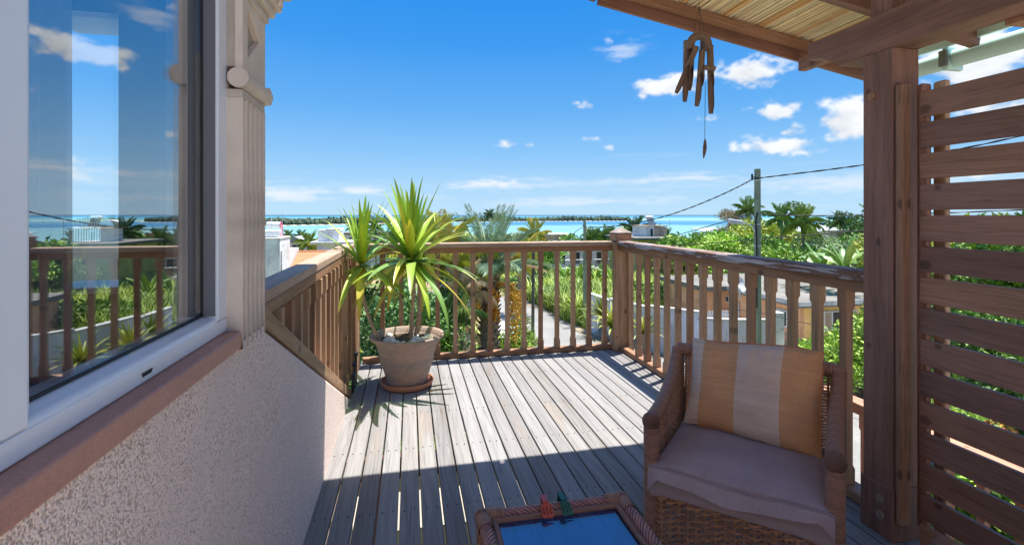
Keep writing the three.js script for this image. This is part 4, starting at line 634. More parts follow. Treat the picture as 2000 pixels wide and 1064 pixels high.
/* by the pixel its top is seen at, and its distance */
const treeAt = (name, label, cat, px, d, ty, rad, o, group) => tree(name, label, cat, onLand(px, d), at(px, ty, d)[1], rad, o, group);
function frondGeo(Ln, lw, up, bend, n, hang = .35, fwd = .9, seed = 1) {
  const r = mulberry(seed), pos = []; let x = 0, y = 0, a = up; const seg = n, ds = Ln / seg; const C = [];
  for (let i = 0; i <= seg; i++) { C.push([x, y, a]); x += Math.cos(a) * ds; y += Math.sin(a) * ds; a -= bend / seg * (.3 + 1.4 * i / seg); }
  for (let i = 0; i < seg; i++) { // rachis
    const w0 = .016 * Ln * (1 - i / seg) ** .7 + .002, w1 = .016 * Ln * (1 - (i + 1) / seg) ** .7 + .002, p = C[i], q = C[i + 1];
    pos.push(p[0], p[1], -w0 * .6, q[0], q[1], -w1 * .6, q[0], q[1], w1 * .6, p[0], p[1], -w0 * .6, q[0], q[1], w1 * .6, p[0], p[1], w0 * .6);
    const t = i / seg; if (t < .08) continue;
    for (const s of [-1, 1]) {
      const l = lw * Math.pow(Math.sin(Math.PI * (.12 + .86 * t)), .55) * (.85 + .3 * r()), f = fwd * (.8 + .3 * r()), hg = hang * (.6 + .8 * r()), ca = Math.cos(p[2]), sa = Math.sin(p[2]);
      const dx = Math.cos(1.57 - f * .8) * 1, side = Math.sin(1.57 - f * .8), w = lw * .032;
      const m1 = [p[0] + ca * dx * l * .5, p[1] + sa * dx * l * .5 - hg * l * .12, s * side * l * .5], tp = [p[0] + ca * dx * l, p[1] + sa * dx * l - hg * l * .75, s * side * l * .92];
      const A = [m1[0] - ca * w, m1[1] - sa * w, m1[2]], B = [m1[0] + ca * w, m1[1] + sa * w, m1[2]];
      pos.push(p[0], p[1], 0, ...A, ...tp, p[0], p[1], 0, ...tp, ...B);
    }
  }
  const g = new THREE.BufferGeometry(); g.setAttribute('position', new THREE.Float32BufferAttribute(pos, 3)); g.computeVertexNormals(); return g;
}
const fm = (r, g, b) => new THREE.MeshStandardMaterial({ color: L(r, g, b), roughness: .5, side: THREE.DoubleSide });
const FR = { // unit fronds, scaled per palm
  date: [frondGeo(1, .25, 1.35, .35, 54, .15, 1.25, 1), frondGeo(1, .25, 1.0, .8, 54, .25, 1.2, 2), frondGeo(1, .24, .6, 1.25, 54, .3, 1.2, 3), frondGeo(1, .22, .1, 1.5, 50, .4, 1.1, 4)],
  coco: [frondGeo(1, .30, 1.25, .7, 42, .4, .95, 5), frondGeo(1, .30, .8, 1.35, 42, .7, .9, 6), frondGeo(1, .30, .35, 1.6, 42, .9, .9, 7), frondGeo(1, .28, -.1, 1.3, 38, 1, .9, 8)],
};
const PM = { green: [fm(.19, .32, .06), fm(.26, .38, .07), fm(.14, .25, .05)], yellow: [fm(.56, .52, .08), fm(.44, .48, .07), fm(.62, .50, .09)], blue: [fm(.36, .47, .28), fm(.29, .41, .24), fm(.44, .53, .33)], dry: [fm(.60, .49, .32)], dark: [fm(.10, .20, .05), fm(.15, .25, .06), fm(.08, .16, .045)], lime: [fm(.26, .36, .05), fm(.34, .42, .06), fm(.2, .3, .05)] };
function palm(name, label, base, crownY, fl, o = {}, group) {
  const { n = 18, kind = 'coco', mats = PM.green, r = .12, lean = [0, 0], dry = 0, cut = 4 } = o, H = crownY - base[1];
  const t = thing(name, label, 'palm', base, group);
  part(t, 'trunk', tube([[0, 0, 0], [lean[0] * .25, H * .35, lean[1] * .25], [lean[0] * .6, H * .7, lean[1] * .6], [lean[0], H, lean[1]]], r, 14, 9, 1), M.trunk);
  for (let i = 0; i < n; i++) {
    const u = i / n, k = Math.min(3, Math.floor((kind === 'coco' ? Math.pow(u, 1.35) : u) * cut)), f = part(t, 'frond', FR[kind][k], dry && u > 1 - dry ? PM.dry[0] : mats[Math.floor(rnd() * mats.length)], [lean[0], H, lean[1]], [0, i * 2.39996 + rr(-.3, .3), rr(-.12, .12)]); f.rotation.order = 'YXZ'; f.scale.setScalar(fl * rr(.82, 1.12)); f.scale.z *= rr(.8, 1.1);
  }
  return t;
}
const palmAt = (name, label, px, d, cy, fl, o, group) => palm(name, label, onLand(px, d), at(px, cy, d)[1], fl, o, group);
function bananaLeaf(Ln, w, up, bend, seed) {
  const r = mulberry(seed), seg = 14, P = [], I = [], CC = []; let x = 0, y = 0, a = up; const ds = Ln / seg;
  for (let i = 0; i <= seg; i++) { const t = i / seg, ww = t < .12 ? .02 : w * .5 * Math.pow(Math.sin(Math.PI * Math.min(1, (t - .1) / .9 * .93 + .07)), .6) * (.85 + .3 * r()), nx = -Math.sin(a), ny = Math.cos(a), dp = .35; P.push(x - nx * ww * dp, y - ny * ww * dp, -ww, x + nx * .02, y + ny * .02, 0, x - nx * ww * dp, y - ny * ww * dp, ww); x += Math.cos(a) * ds; y += Math.sin(a) * ds; a -= bend / seg * (.3 + 1.4 * t); for (const s of [.85, 1.25, .8]) { const q = s * (.8 + .4 * r()); CC.push(q, q, q * .9); } }
  for (let i = 0; i < seg; i++) { const k = i * 3; I.push(k, k + 1, k + 3, k + 1, k + 4, k + 3, k + 1, k + 2, k + 4, k + 2, k + 5, k + 4); }
  const g = new THREE.BufferGeometry(); g.setAttribute('position', new THREE.Float32BufferAttribute(P, 3)); g.setAttribute('color', new THREE.Float32BufferAttribute(CC, 3)); g.setIndex(I); g.computeVertexNormals(); return g;
}
const BL = [bananaLeaf(1, .26, 1.3, .45, 1), bananaLeaf(1, .28, 1.05, 1.0, 2), bananaLeaf(1, .27, .8, 1.5, 3), bananaLeaf(1, .25, .4, 1.5, 4)], BM = [leafMat(.12, .26, .04, .3), leafMat(.18, .33, .055, .35), leafMat(.26, .38, .08, .3)];
function banana(label, px, d, topY, s, group) {
  const b = onLand(px, d), top = at(px, topY, d)[1], H = Math.max(.5, top - b[1] - s * .75), t = thing('banana_plant', label, 'banana plant', b, group);
  part(t, 'stem', stick([0, 0, 0], [0, H, 0], .11, .07, 9), std({ color: L(.28, .33, .12), map: tTrunk, roughness: .8 }));
  for (let i = 0; i < 9; i++) { const f = part(t, 'leaf', BL[i < 3 ? 0 : i < 6 ? 1 : 2 + i % 2], BM[i % 3], [0, H - .1, 0], [0, i * 2.4 + rr(-.4, .4), rr(-.1, .1)]); f.scale.setScalar(s * rr(.8, 1.15)); }
}
function rosette(name, label, cat, b, h, ln, n, mats, group, w = .1) {
  const t = thing(name, label, cat, b, group); part(t, 'trunk', stick([0, 0, 0], [0, h, 0], .13, .10, 9), M.trunk);
  for (let i = 0; i < n; i++) { const u = i / n; part(t, 'leaf', leafGeo(ln * rr(.8, 1.1), w, 1.3 - 1.2 * u, .3 + .9 * u, 6, .4), mats[Math.floor(rnd() * mats.length)], [0, h, 0], [0, i * 2.4, 0]); }
}

rnd = mulberry(101);
/* garden below the far railing */
{
  const dp = palmAt('date_palm', 'silvery date palm with orange fruit clusters and a rough trunk, behind the far railing', 955, 14.5, 545, 2.15, { n: 40, kind: 'date', mats: PM.blue, r: .27, dry: .1, cut: 3 });
  const H = at(955, 545, 14.5)[1] - dp.position.y;
  const stub = []; for (let i = 0; i < 150; i++) { const y = H * .12 + (H * .92) * i / 150, a = i * 2.4, q = stick([Math.cos(a) * .24, y, Math.sin(a) * .24], [Math.cos(a) * .36, y + .12, Math.sin(a) * .36], .045, .02, 5); stub.push(q); } part(dp, 'leaf_bases', join(stub), M.bark);
  const fr = [std({ color: L(.85, .36, .03), roughness: .5 }), std({ color: L(.80, .44, .05), roughness: .5 })], dt = new THREE.IcosahedronGeometry(.042, 0);
  for (const [a, l, dr] of [[2.5, .75, .75], [2.9, .55, 1.15], [.45, .85, 1.0], [.7, .95, 1.6], [.2, .7, .6], [1.5, .5, 1.0]]) { // fruit clusters: strings of dates
    const st = []; for (let s = 0; s < 12; s++) { const a2 = a + rr(-.35, .35), l2 = l * rr(.75, 1.1), d2 = dr * rr(.6, 1.2); st.push(clean(stick([0, H, 0], [Math.cos(a2) * l2, H - d2 * .35, Math.sin(a2) * l2], .010, .007, 4))); for (let k = 0; k < 9; k++) { const t = k / 9; st.push(clean(dt).clone().translate(Math.cos(a2) * l2 + rr(-.05, .05), H - d2 * .35 - t * dr * .8 + rr(-.03, .03), Math.sin(a2) * l2 + rr(-.05, .05))); } }
    part(dp, 'fruit_cluster', join(st), fr[Math.floor(rnd() * 2)]);
  }
  palmAt('areca_palm', 'yellow green areca palm behind the potted dracaena', 858, 13.5, 520, 1.75, { n: 26, mats: PM.yellow, r: .09 });
  palmAt('areca_palm', 'tall dark green palm beyond the railing left of the areca palm', 800, 15, 515, 1.7, { n: 22, mats: PM.green, r: .1 });
  palmAt('fan_palm', 'low dark palm in the shade behind the far railing, left of the date palm', 872, 12, 630, 1.1, { n: 22, mats: PM.dark, r: .1, dry: .2 });
  palmAt('fan_palm', 'palm with bleached hanging fronds left of the date palm', 906, 13, 570, 1.0, { n: 18, mats: PM.dry, r: .1 });
  palmAt('coconut_palm', 'yellowing coconut palm right of the date palm above the lane', 1015, 26, 505, 1.7, { n: 18, mats: PM.yellow });
  palmAt('coconut_palm', 'small yellow coconut palm behind the beige flat roofed house', 1045, 46, 462, 2.0, { n: 22, mats: PM.yellow });
  treeAt('garden_shrub', 'dense dark shrub filling the corner behind the clay pot', 'shrub', 760, 11, 545, 1.3, { n: 520, size: .22, col: 'dark', low: .02 });
  treeAt('garden_shrub', 'green shrub at the foot of the date palm on its left', 'shrub', 838, 12, 620, 1.1, { n: 420, size: .2, col: 'mid', low: .02 });
  treeAt('garden_shrub', 'dark leafy shrub just below the far railing in the middle', 'shrub', 905, 11.2, 676, 1.0, { n: 380, size: .18, col: 'dark', low: 0 });
  treeAt('garden_shrub', 'round light green bush beside the lane, right of the date palm trunk', 'shrub', 1000, 15.5, 612, .85, { n: 460, size: .16, col: 'lime', low: 0 });
  treeAt('garden_shrub', 'bright green creeper on the ground below the middle of the far railing', 'shrub', 930, 12.6, 712, 1.0, { n: 320, size: .16, col: 'lime', low: 0 });
  treeAt('garden_shrub', 'tall mixed shrub between the dracaena leaves and the white block', 'shrub', 720, 15, 500, 1.4, { n: 420, size: .25, col: 'dark', low: .02 });
  const bo = clean(new THREE.IcosahedronGeometry(1, 2)); { const p = bo.attributes.position; for (let i = 0; i < p.count; i++) { const h = .75 + .5 * vn(p.getX(i) * 1.6 + 9, p.getY(i) * 1.6 + p.getZ(i) * 1.9 + 9, 99, 99, 3); p.setXYZ(i, p.getX(i) * h, p.getY(i) * h, p.getZ(i) * h); } bo.computeVertexNormals(); }
  const bm = std({ color: L(.56, .45, .34), map: tConc, roughness: 1 });
  for (const [px, d, s, sy, l] of [[925, 13.2, .5, 1.1, 'large beige boulder left of the date palm trunk'], [900, 13.6, .35, .9, 'smaller beige boulder behind the large one, left of the date palm'], [980, 13.0, .28, .5, 'flat beige stone at the right foot of the date palm']]) { const r = new THREE.Mesh(grain(bo.clone(), 'x'), bm); r.name = numbered('boulder'); r.position.set(...onLand(px, d, .1)); r.scale.set(s, s * sy, s); r.rotation.y = px; r.castShadow = r.receiveShadow = true; scene.add(r); tag(r, l, 'boulder'); }
  for (const [px, d, s] of [[1012, 16.4, .13], [1022, 16.1, .11], [1030, 16.6, .15], [1018, 17.2, .12]]) { const r = new THREE.Mesh(bo, M.stone); r.name = numbered('kerb_stone'); r.position.set(...onLand(px, d, .12)); r.scale.set(s, s * .8, s); r.rotation.y = px; r.castShadow = true; scene.add(r); tag(r, 'white painted stone at the lane edge beside the thin dark pole', 'stone', 'white stones by the thin pole'); }
  // rosettes and stones along the white wall
  const am = [leafMat(.36, .42, .05), leafMat(.45, .42, .07), leafMat(.28, .36, .05)];
  rosette('agave', 'yellow green agave left of the corner post, by the white wall', 'agave', onLand(1176, 20.4), .9, 1.15, 44, am, null, .17);
  rosette('agave', 'yellow green agave seen just beside the corner post, nearer the lane', 'agave', onLand(1197, 18.4), .8, 1.1, 44, am, null, .17);
  rosette('agave', 'agave right of the corner post between the first balusters', 'agave', onLand(1258, 17.3), .8, 1.0, 36, am, null, .13);
  for (let i = 0; i < 9; i++) { const p = onLand(1172 + i * 9, 20.2 - i * .27, .16), r = new THREE.Mesh(bo, std({ color: L(.35, .33, .33), map: tConc, roughness: 1 })); r.name = numbered('rock'); r.position.set(...p); r.scale.setScalar(rr(.16, .27)); r.rotation.set(i, i * 2, 0); r.castShadow = true; scene.add(r); tag(r, 'grey rock in the row around the agaves by the white wall', 'rock', 'rocks around the agaves'); }
}
/* trees and shrubs further out */
{
  const TL = [
    ['leafy_tree', 'light green tree left end of the hedge, behind the peach house', 'tree', 1335, 40, 462, 3.0, { n: 700, size: .42, col: 'mid' }],
    ['leafy_tree', 'bright green tree left of the tall utility pole', 'tree', 1385, 37, 455, 3.2, { n: 760, size: .42, col: 'lime' }],
    ['leafy_tree', 'dense green tree directly behind the tall utility pole', 'tree', 1445, 39, 452, 3.4, { n: 800, size: .42, col: 'mid' }],
    ['leafy_tree', 'yellow green tree crown right behind the street lamp', 'tree', 1450, 50, 432, 3.6, { n: 800, size: .4, col: 'yellow' }],
    ['leafy_tree', 'yellow green crown just right of the tall utility pole', 'tree', 1522, 46, 436, 3.6, { n: 800, size: .4, col: 'yellow' }],
    ['leafy_tree', 'green bush mass above the roof of the peach house', 'tree', 1500, 33, 478, 2.8, { n: 760, size: .36, col: 'lime' }],
    ['leafy_tree', 'green bush right of the pole under the short coconut palm', 'tree', 1560, 31, 490, 2.6, { n: 700, size: .34, col: 'mid' }],
    ['leafy_tree', 'pale flowering shrub beside the banana plants', 'tree', 1620, 33, 462, 2.4, { n: 650, size: .3, col: 'grey' }],
    ['leafy_tree', 'green tree touching the pergola post on its left', 'tree', 1668, 34, 452, 2.6, { n: 700, size: .34, col: 'mid' }],
    ['leafy_tree', 'dark tree line far behind the coconut palms', 'tree', 1640, 70, 434, 4.5, { n: 600, size: .6, col: 'dark' }],
    ['leafy_tree', 'far dark tree at the right end of the shore', 'tree', 1700, 66, 432, 4.5, { n: 600, size: .6, col: 'dark' }],
    ['sparse_tree', 'brown sparse tree with a flat green top beside the street lamp', 'tree', 1430, 62, 405, 2.6, { n: 420, size: .42, col: 'brown', cl: clFine, low: .35, flat: .6 }],
    ['leafy_tree', 'low trees behind the olive house', 'tree', 1245, 62, 440, 3.2, { n: 560, size: .5, col: 'mid' }],
    ['leafy_tree', 'green tree between the thin pole and the olive house', 'tree', 1175, 62, 452, 3.4, { n: 600, size: .5, col: 'dark', cl: clBig }],
    ['leafy_tree', 'tree left of the short utility pole above the railing', 'tree', 1120, 66, 462, 3, { n: 520, size: .5, col: 'mid' }],
    ['leafy_tree', 'tree right of the date palm at the bend of the lane', 'tree', 1035, 44, 476, 3, { n: 620, size: .42, col: 'mid', low: .1 }],
    ['leafy_tree', 'shrub at the bend of the lane behind the thin dark pole', 'tree', 1022, 35, 535, 2.0, { n: 560, size: .3, col: 'dark', low: .02 }],
    ['leafy_tree', 'green trees behind the date palm fronds', 'tree', 985, 60, 462, 4, { n: 600, size: .5, col: 'yellow' }],
    ['leafy_tree', 'yellow green trees left of the date palm near the shore', 'tree', 900, 70, 452, 5, { n: 620, size: .55, col: 'yellow' }],
    ['leafy_tree', 'trees between the two white blocks', 'tree', 605, 66, 470, 3.6, { n: 560, size: .55, col: 'yellow' }],
    ['leafy_tree', 'garden trees behind the dracaena near the shore', 'tree', 760, 66, 458, 5, { n: 600, size: .55, col: 'mid' }],
    ['leafy_tree', 'green shrub beside the grass, seen right of the corner post', 'tree', 1262, 27, 545, 1.7, { n: 520, size: .26, col: 'mid', low: 0 }],
    ['leafy_tree', 'dark shrub in the gap between white wall and peach house', 'tree', 1320, 28, 556, 1.8, { n: 520, size: .26, col: 'dark', low: 0 }],
    ['leafy_tree', 'bright bush in front of the yellow house wall', 'tree', 1625, 13.4, 655, 1.0, { n: 620, size: .16, col: 'lime', low: 0 }],
    ['leafy_tree', 'lime bush in front of the peach house corner', 'tree', 1570, 14.6, 676, .9, { n: 500, size: .16, col: 'mid', low: 0 }],
    ['leafy_tree', 'tall leafy shrub in the gap between railing and pergola post', 'tree', 1690, 12.6, 610, 1.1, { n: 700, size: .17, col: 'lime', low: 0 }],
    ['leafy_tree', 'tree seen through the slats next to the post', 'tree', 1840, 13, 412, 2.0, { n: 800, size: .24, col: 'yellow', low: .1 }],
    ['leafy_tree', 'green tree seen through the middle of the slats', 'tree', 1925, 12, 420, 2.0, { n: 800, size: .24, col: 'mid', low: .05 }],
    ['leafy_tree', 'green tree seen through the right end of the slats', 'tree', 2020, 11, 410, 2.1, { n: 800, size: .24, col: 'mid', low: .05 }],
    ['leafy_tree', 'dark shrub low behind the slats', 'tree', 1880, 9.5, 560, 1.3, { n: 620, size: .18, col: 'dark', low: 0 }],
    ['leafy_tree', 'leafy green shrub low behind the right slats', 'tree', 1975, 8.6, 600, 1.3, { n: 620, size: .18, col: 'mid', low: 0 }],
    ['leafy_tree', 'leafy bush close behind the lower slats at the stair railing', 'shrub', 1860, 5.6, 690, .8, { n: 420, size: .16, col: 'lime', low: 0 }],
    ['leafy_tree', 'leafy bush close behind the lowest slats at the right edge', 'shrub', 1985, 5.2, 745, .8, { n: 420, size: .16, col: 'mid', low: 0 }],
    ['flowering_shrub', 'small shrub with red and yellow leaves behind the slats', 'shrub', 1905, 7.2, 735, .6, { n: 300, size: .12, col: 'red', low: 0 }],
    ['leafy_tree', 'dark spreading tree reflected in the window, right of the peach house', 'tree', 1790, 24, 405, 3.2, { n: 800, size: .34, col: 'dark' }],
  ];
  for (const [n, l, c, px, d, ty, r, o] of TL) treeAt(n, l, c, px, d, ty, r, o);
  const CP = [[958, 88, 422, 1.50, 'coconut palm rising above the date palm, left one of a pair', PM.dark], [972, 92, 427, 1.30, 'coconut palm above the date palm, right one of a pair', PM.dark], [1460, 62, 412, 2.20, 'coconut palm just left of the tall utility pole top', PM.green], [1527, 40, 428, 1.70, 'coconut palm in front of the sea right of the tall pole', PM.green], [1577, 33, 440, 1.75, 'short bushy coconut palm behind the banana plants', PM.lime], [1640, 62, 434, 1.70, 'small coconut palm near the pergola post', PM.dark], [1668, 66, 438, 1.70, 'coconut palm closest to the pergola post', PM.dark],
    [562, 75, 462, 1.36, 'small palm right of the solar water heater', PM.green], [585, 72, 464, 1.36, 'dark palm left of the second white block', PM.dark], [600, 52, 478, 1.70, 'yellow green palm above the orange tiled roof', PM.lime], [628, 50, 486, 1.60, 'bushy palm beside the second white block', PM.yellow], [690, 70, 444, 1.49, 'dark palm above the left railing corner', PM.dark], [735, 62, 446, 1.49, 'palm between the two heads of the dracaena', PM.green], [1235, 55, 450, 1.90, 'dark palm behind the corner post cap', PM.dark], [1195, 52, 462, 1.49, 'palm left of the corner post cap', PM.green], [1150, 50, 466, 1.36, 'palm beside the short utility pole', PM.green], [860, 36, 456, 2.00, 'yellow palm right of the dracaena', PM.yellow], [1300, 58, 462, 1.24, 'palm right of the rooftop room of the olive house', PM.green]];
  for (const [px, d, cy, fl, l, m] of CP) palmAt('coconut_palm', l, px, d, cy, fl, { n: 24, mats: m, r: .11, lean: [rr(-.4, .4), rr(-.3, .3)] });
  const BA = [[1105, 36, 512, 1.5, 'banana plant left, in front of the grey balcony house'], [1132, 35, 515, 1.4, 'banana plant beside the short utility pole'], [1165, 35, 512, 1.6, 'banana plant in the middle of the row before the grey house'], [1195, 34, 514, 1.5, 'banana plant left of the corner post'], [1605, 21, 478, 1.35, 'banana plant with torn leaves above the right railing'], [1650, 20, 468, 1.45, 'large banana plant above the right railing near the post'], [1690, 21, 476, 1.35, 'banana plant half hidden by the pergola post'], [1560, 22, 500, 1.25, 'low banana plant with a leaf arching over the right railing']];
  for (const [px, d, ty, s, l] of BA) banana(l, px, d, ty, s);
}
/* grass */
{
  rnd = mulberry(131); const pos = []; const r = mulberry(8);
  for (let i = 0; i < 9; i++) { const a = r() * 6.28, l = .55 + .5 * r(), w = .022 + .014 * r(), k = .15 + .45 * r(), bx = (r() - .5) * .25, bz = (r() - .5) * .25, c = Math.cos(a), s = Math.sin(a); const m = [bx + c * k * .3 * l, l * .6, bz + s * k * .3 * l], t = [bx + c * k * l, l * (1 - .25 * k), bz + s * k * l]; const L0 = [bx - s * w, 0, bz + c * w], R0 = [bx + s * w, 0, bz - c * w], L1 = [m[0] - s * w * .8, m[1], m[2] + c * w * .8], R1 = [m[0] + s * w * .8, m[1], m[2] - c * w * .8]; pos.push(...L0, ...R0, ...R1, ...L0, ...R1, ...L1, ...L1, ...R1, ...t); }
  const g = new THREE.BufferGeometry(); g.setAttribute('position', new THREE.Float32BufferAttribute(pos, 3)); g.computeVertexNormals();
  const lane = (x, z) => (z > -16.5 && z < 9 ? x > 3.9 && x < 11.4 : z > -36 ? x > 2.8 && x < (z < -20 ? 7.6 : 8.7) && z <= -16.5 : z > -48 && x < 8 && x > -24) || (x > -1.9 && x < 3.9 && z > -9.6 && z < 2) || (x > 11.6 && x < 23 && z < -13 && z > -26);
  const list = []; const add = (n, x0, x1, z0, z1, s0, s1) => { for (let i = 0; i < n; i++) { const x = rr(x0, x1), z = rr(z0, z1); if (!lane(x, z)) list.push([x, z, rr(s0, s1)]); } };
  add(8500, 7.6, 19, -44, -22, .8, 1.7); add(3500, 7.7, 13.4, -30, -19, .5, 1.1); add(1500, 3.6, 5.9, -4.5, 3, .5, 1.1); add(4200, -14, 3.5, -34, -9.5, .3, .8); add(4200, 12.4, 20, -11.5, 4, .7, 1.6); add(4200, 10.8, 15, -9, -1, .9, 1.7); add(6000, -45, 70, -90, -36, .9, 1.8);
  const im = new THREE.InstancedMesh(g, foliage, list.length), m = new THREE.Matrix4(), q = new THREE.Quaternion(), up = new THREE.Vector3(0, 1, 0);
  list.forEach(([x, z, s], i) => { m.compose(new THREE.Vector3(x, land(x, z) - .02, z), q.setFromAxisAngle(up, rnd() * 6.28), new THREE.Vector3(s, s * rr(.7, 1.2), s)); im.setMatrixAt(i, m); const cl2 = vn(x * .35 + 60, z * .35 + 60, 999, 999, 12), k = rr(.6, 1.3) * mix(.55, 1.2, cl2), y = sat(cl2 + rr(-.4, .4)); im.setColorAt(i, L((.26 + .20 * y) * k, (.44 + .08 * y) * k, .07 * k)); });
  im.name = 'grass'; im.userData.kind = 'stuff'; im.castShadow = im.receiveShadow = true; tag(im, 'tall bright green grass on the slopes beside the lane', 'grass'); scene.add(im);
}

/* ============================================================ BUILDINGS */
const B = (x0, x1, y0, y1, z0, z1, r = 0) => cbox(x0, x1, y0, y1, z0, z1, 'x', r);
{
  rnd = mulberry(151);
  /* white tower with solar heater, left */
  const X1 = -9.07, Z1 = -37.64, t = thing('white_house', 'white tower of a house with a solar water heater on its roof', 'house', [X1 - 1, -6, Z1 - 1.5]);
  put(t, 'wall', B(X1 - 2.6, X1, -6, -.33, Z1 - 3.0, Z1), M.white); put(t, 'wall', B(X1 - 2.6, X1 - .01, -6, -1.35, Z1 - 6.2, Z1 - 3.002), M.white);
  put(t, 'coping', B(X1 - 2.65, X1 + .05, -.33, -.26, Z1 - 3.05, Z1 + .05, .01), M.white); put(t, 'drain_pipe', stick([X1 + .06, -6, Z1 - .25], [X1 + .06, -1.2, Z1 - .25], .05), M.white2);
  put(t, 'window', B(X1 - 2.62, X1 - 2.2, -2.9, -2.0, Z1 - .02, Z1 + .03), M.win);
  const sh = put(t, 'heater_frame', join(stick([X1 - .1, -.26, Z1 - 1.4], [X1 - .25, .85, Z1 - 1.6], .03), stick([X1 - 1.5, -.26, Z1 - 1.4], [X1 - 1.4, .85, Z1 - 1.6], .03), stick([X1 - .1, -.26, Z1 - .6], [X1 - .25, .6, Z1 - 1.5], .03)), std({ color: L(.6, .12, .18), roughness: .5 }));
  put(sh, 'collector', T(rbox(1.45, .5, .8, 'x', .12), X1 - .9, .02, Z1 - 1.0), M.white); put(sh, 'tank', grain(new THREE.CylinderGeometry(.24, .24, .9, 20).rotateZ(Math.PI / 2), 'x').translate(X1 - .78, .62, Z1 - 1.5), M.white); put(sh, 'tank_end', grain(new THREE.CylinderGeometry(.245, .245, .06, 20).rotateZ(Math.PI / 2), 'x').translate(X1 - .30, .62, Z1 - 1.5), std({ color: L(.7, .25, .32), roughness: .4 })); put(sh, 'valve', stick([X1 - .95, .85, Z1 - 1.5], [X1 - .95, 1.15, Z1 - 1.5], .035), M.white);
  put(t, 'aerial', stick([X1 - .4, -.26, Z1 - 2.4], [X1 - .4, 1.5, Z1 - 2.4], .018), M.metal);
  /* orange house behind it */
  const p0 = at(505, 462, 52), o = thing('orange_house', 'orange wall of a house showing left of the white tower', 'house', [p0[0], -8, p0[2]]); put(o, 'wall', B(p0[0] - 5, p0[0] + .5, -8, p0[1] - .12, p0[2] - 5, p0[2]), M.tile); put(o, 'coping', B(p0[0] - 5.1, p0[0] + .6, p0[1] - .12, p0[1], p0[2] - 5.1, p0[2] + .1), M.beige);
  /* second white block */
  const a = at(618, 510, 45), b = at(668, 477, 45), c = at(619, 472, 45), e = at(655, 449, 45), y = a[1]; const w2 = thing('white_block', 'white block shaped house with a stepped roof room, left of the dracaena', 'house', [(a[0] + b[0]) / 2, -7, a[2] - 2]);
  put(w2, 'wall', B(a[0], a[0] + 3.3, -7, b[1] + .02, a[2] - 4, a[2]), M.white2); put(w2, 'roof_slab', B(a[0] - .5, a[0] + 3.25, b[1] + .022, c[1], a[2] - 4.2, a[2] + .35, .01), M.white);
  put(w2, 'roof_room', B(a[0] + .05, a[0] + 1.9, c[1] + .002, e[1] - .1, a[2] - 3.4, a[2] - .3), M.white); put(w2, 'roof_lid', (() => { const s = new THREE.Shape(); s.moveTo(0, 0); s.lineTo(1.95, .0); s.lineTo(1.95, .22); s.lineTo(.75, .18); s.lineTo(.7, .08); s.lineTo(0, .06); s.closePath(); return grain(new THREE.ExtrudeGeometry(s, { depth: 3.3, bevelEnabled: false }), 'x'); })(), M.white, [a[0], e[1] - .098, a[2] - 3.55]);
  /* tiled roof between */
  const r0 = at(575, 522, 38), r1 = at(632, 492, 41), rt = thing('tiled_roof', 'orange clay tiled roof between the two white blocks', 'roof', [r0[0], r0[1] - 1, r0[2]]);
  const dz = r1[2] - r0[2], dy = r1[1] - r0[1]; for (let i = 0; i < 12; i++) { const f = i / 12; put(rt, 'tile_row', rbox(3.6, .06, .34, 'x', .012), M.tile, [r0[0] + 1.5, r0[1] + dy * f + .02, r0[2] + dz * f], [Math.atan2(dy, -dz) - .12, 0, 0]); } put(rt, 'wall', B(r0[0] - .2, r0[0] + 3.2, -7, r0[1] - .04, r0[2] - 2.9, r0[2] - .3), M.beige); put(rt, 'ridge', stick([r0[0] - .3, r1[1] + .06, r1[2]], [r0[0] + 3.3, r1[1] + .06, r1[2]], .08), M.tile);
  /* gabled house */
  const g0 = at(566, 492, 60), g1 = at(592, 474, 60), gh = thing('gabled_house', 'small pale house with grey gable roof and dark windows, right of the white tower', 'house', [g0[0], -8, g0[2]]);
  put(gh, 'wall', B(g0[0], g1[0] + .2, -8, g1[1], g0[2] - 4, g0[2]), M.white); const gs = new THREE.Shape(); gs.moveTo(-.3, 0); gs.lineTo(2.1, 0); gs.lineTo(.5, .75); gs.closePath(); put(gh, 'roof', grain(new THREE.ExtrudeGeometry(gs, { depth: 4.4, bevelEnabled: false }), 'x'), std({ color: L(.42, .42, .44), map: tConc, roughness: .8 }), [g0[0], g1[1] + .002, g0[2] - 4.2]);
  for (const k of [0, 1]) put(gh, 'window', B(g0[0] + .25 + k * .75, g0[0] + .75 + k * .75, g0[1] + .1, g0[1] + .85, g0[2] - .02, g0[2] + .03), M.win);
  const l0 = at(672, 458, 62), lh = thing('long_house', 'long low white house on the shore behind the left railing corner', 'house', [l0[0], -9, l0[2]]); put(lh, 'wall', B(l0[0], l0[0] + 5.5, -9, l0[1], l0[2] - 5, l0[2]), M.white); put(lh, 'roof', B(l0[0] - .3, l0[0] + 5.8, l0[1] + .002, l0[1] + .22, l0[2] - 5.3, l0[2] + .3), M.roofc); for (let k = 0; k < 3; k++) put(lh, 'window', B(l0[0] + .6 + k * 1.7, l0[0] + 1.5 + k * 1.7, l0[1] - 1.3, l0[1] - .4, l0[2] - .02, l0[2] + .03), M.win);
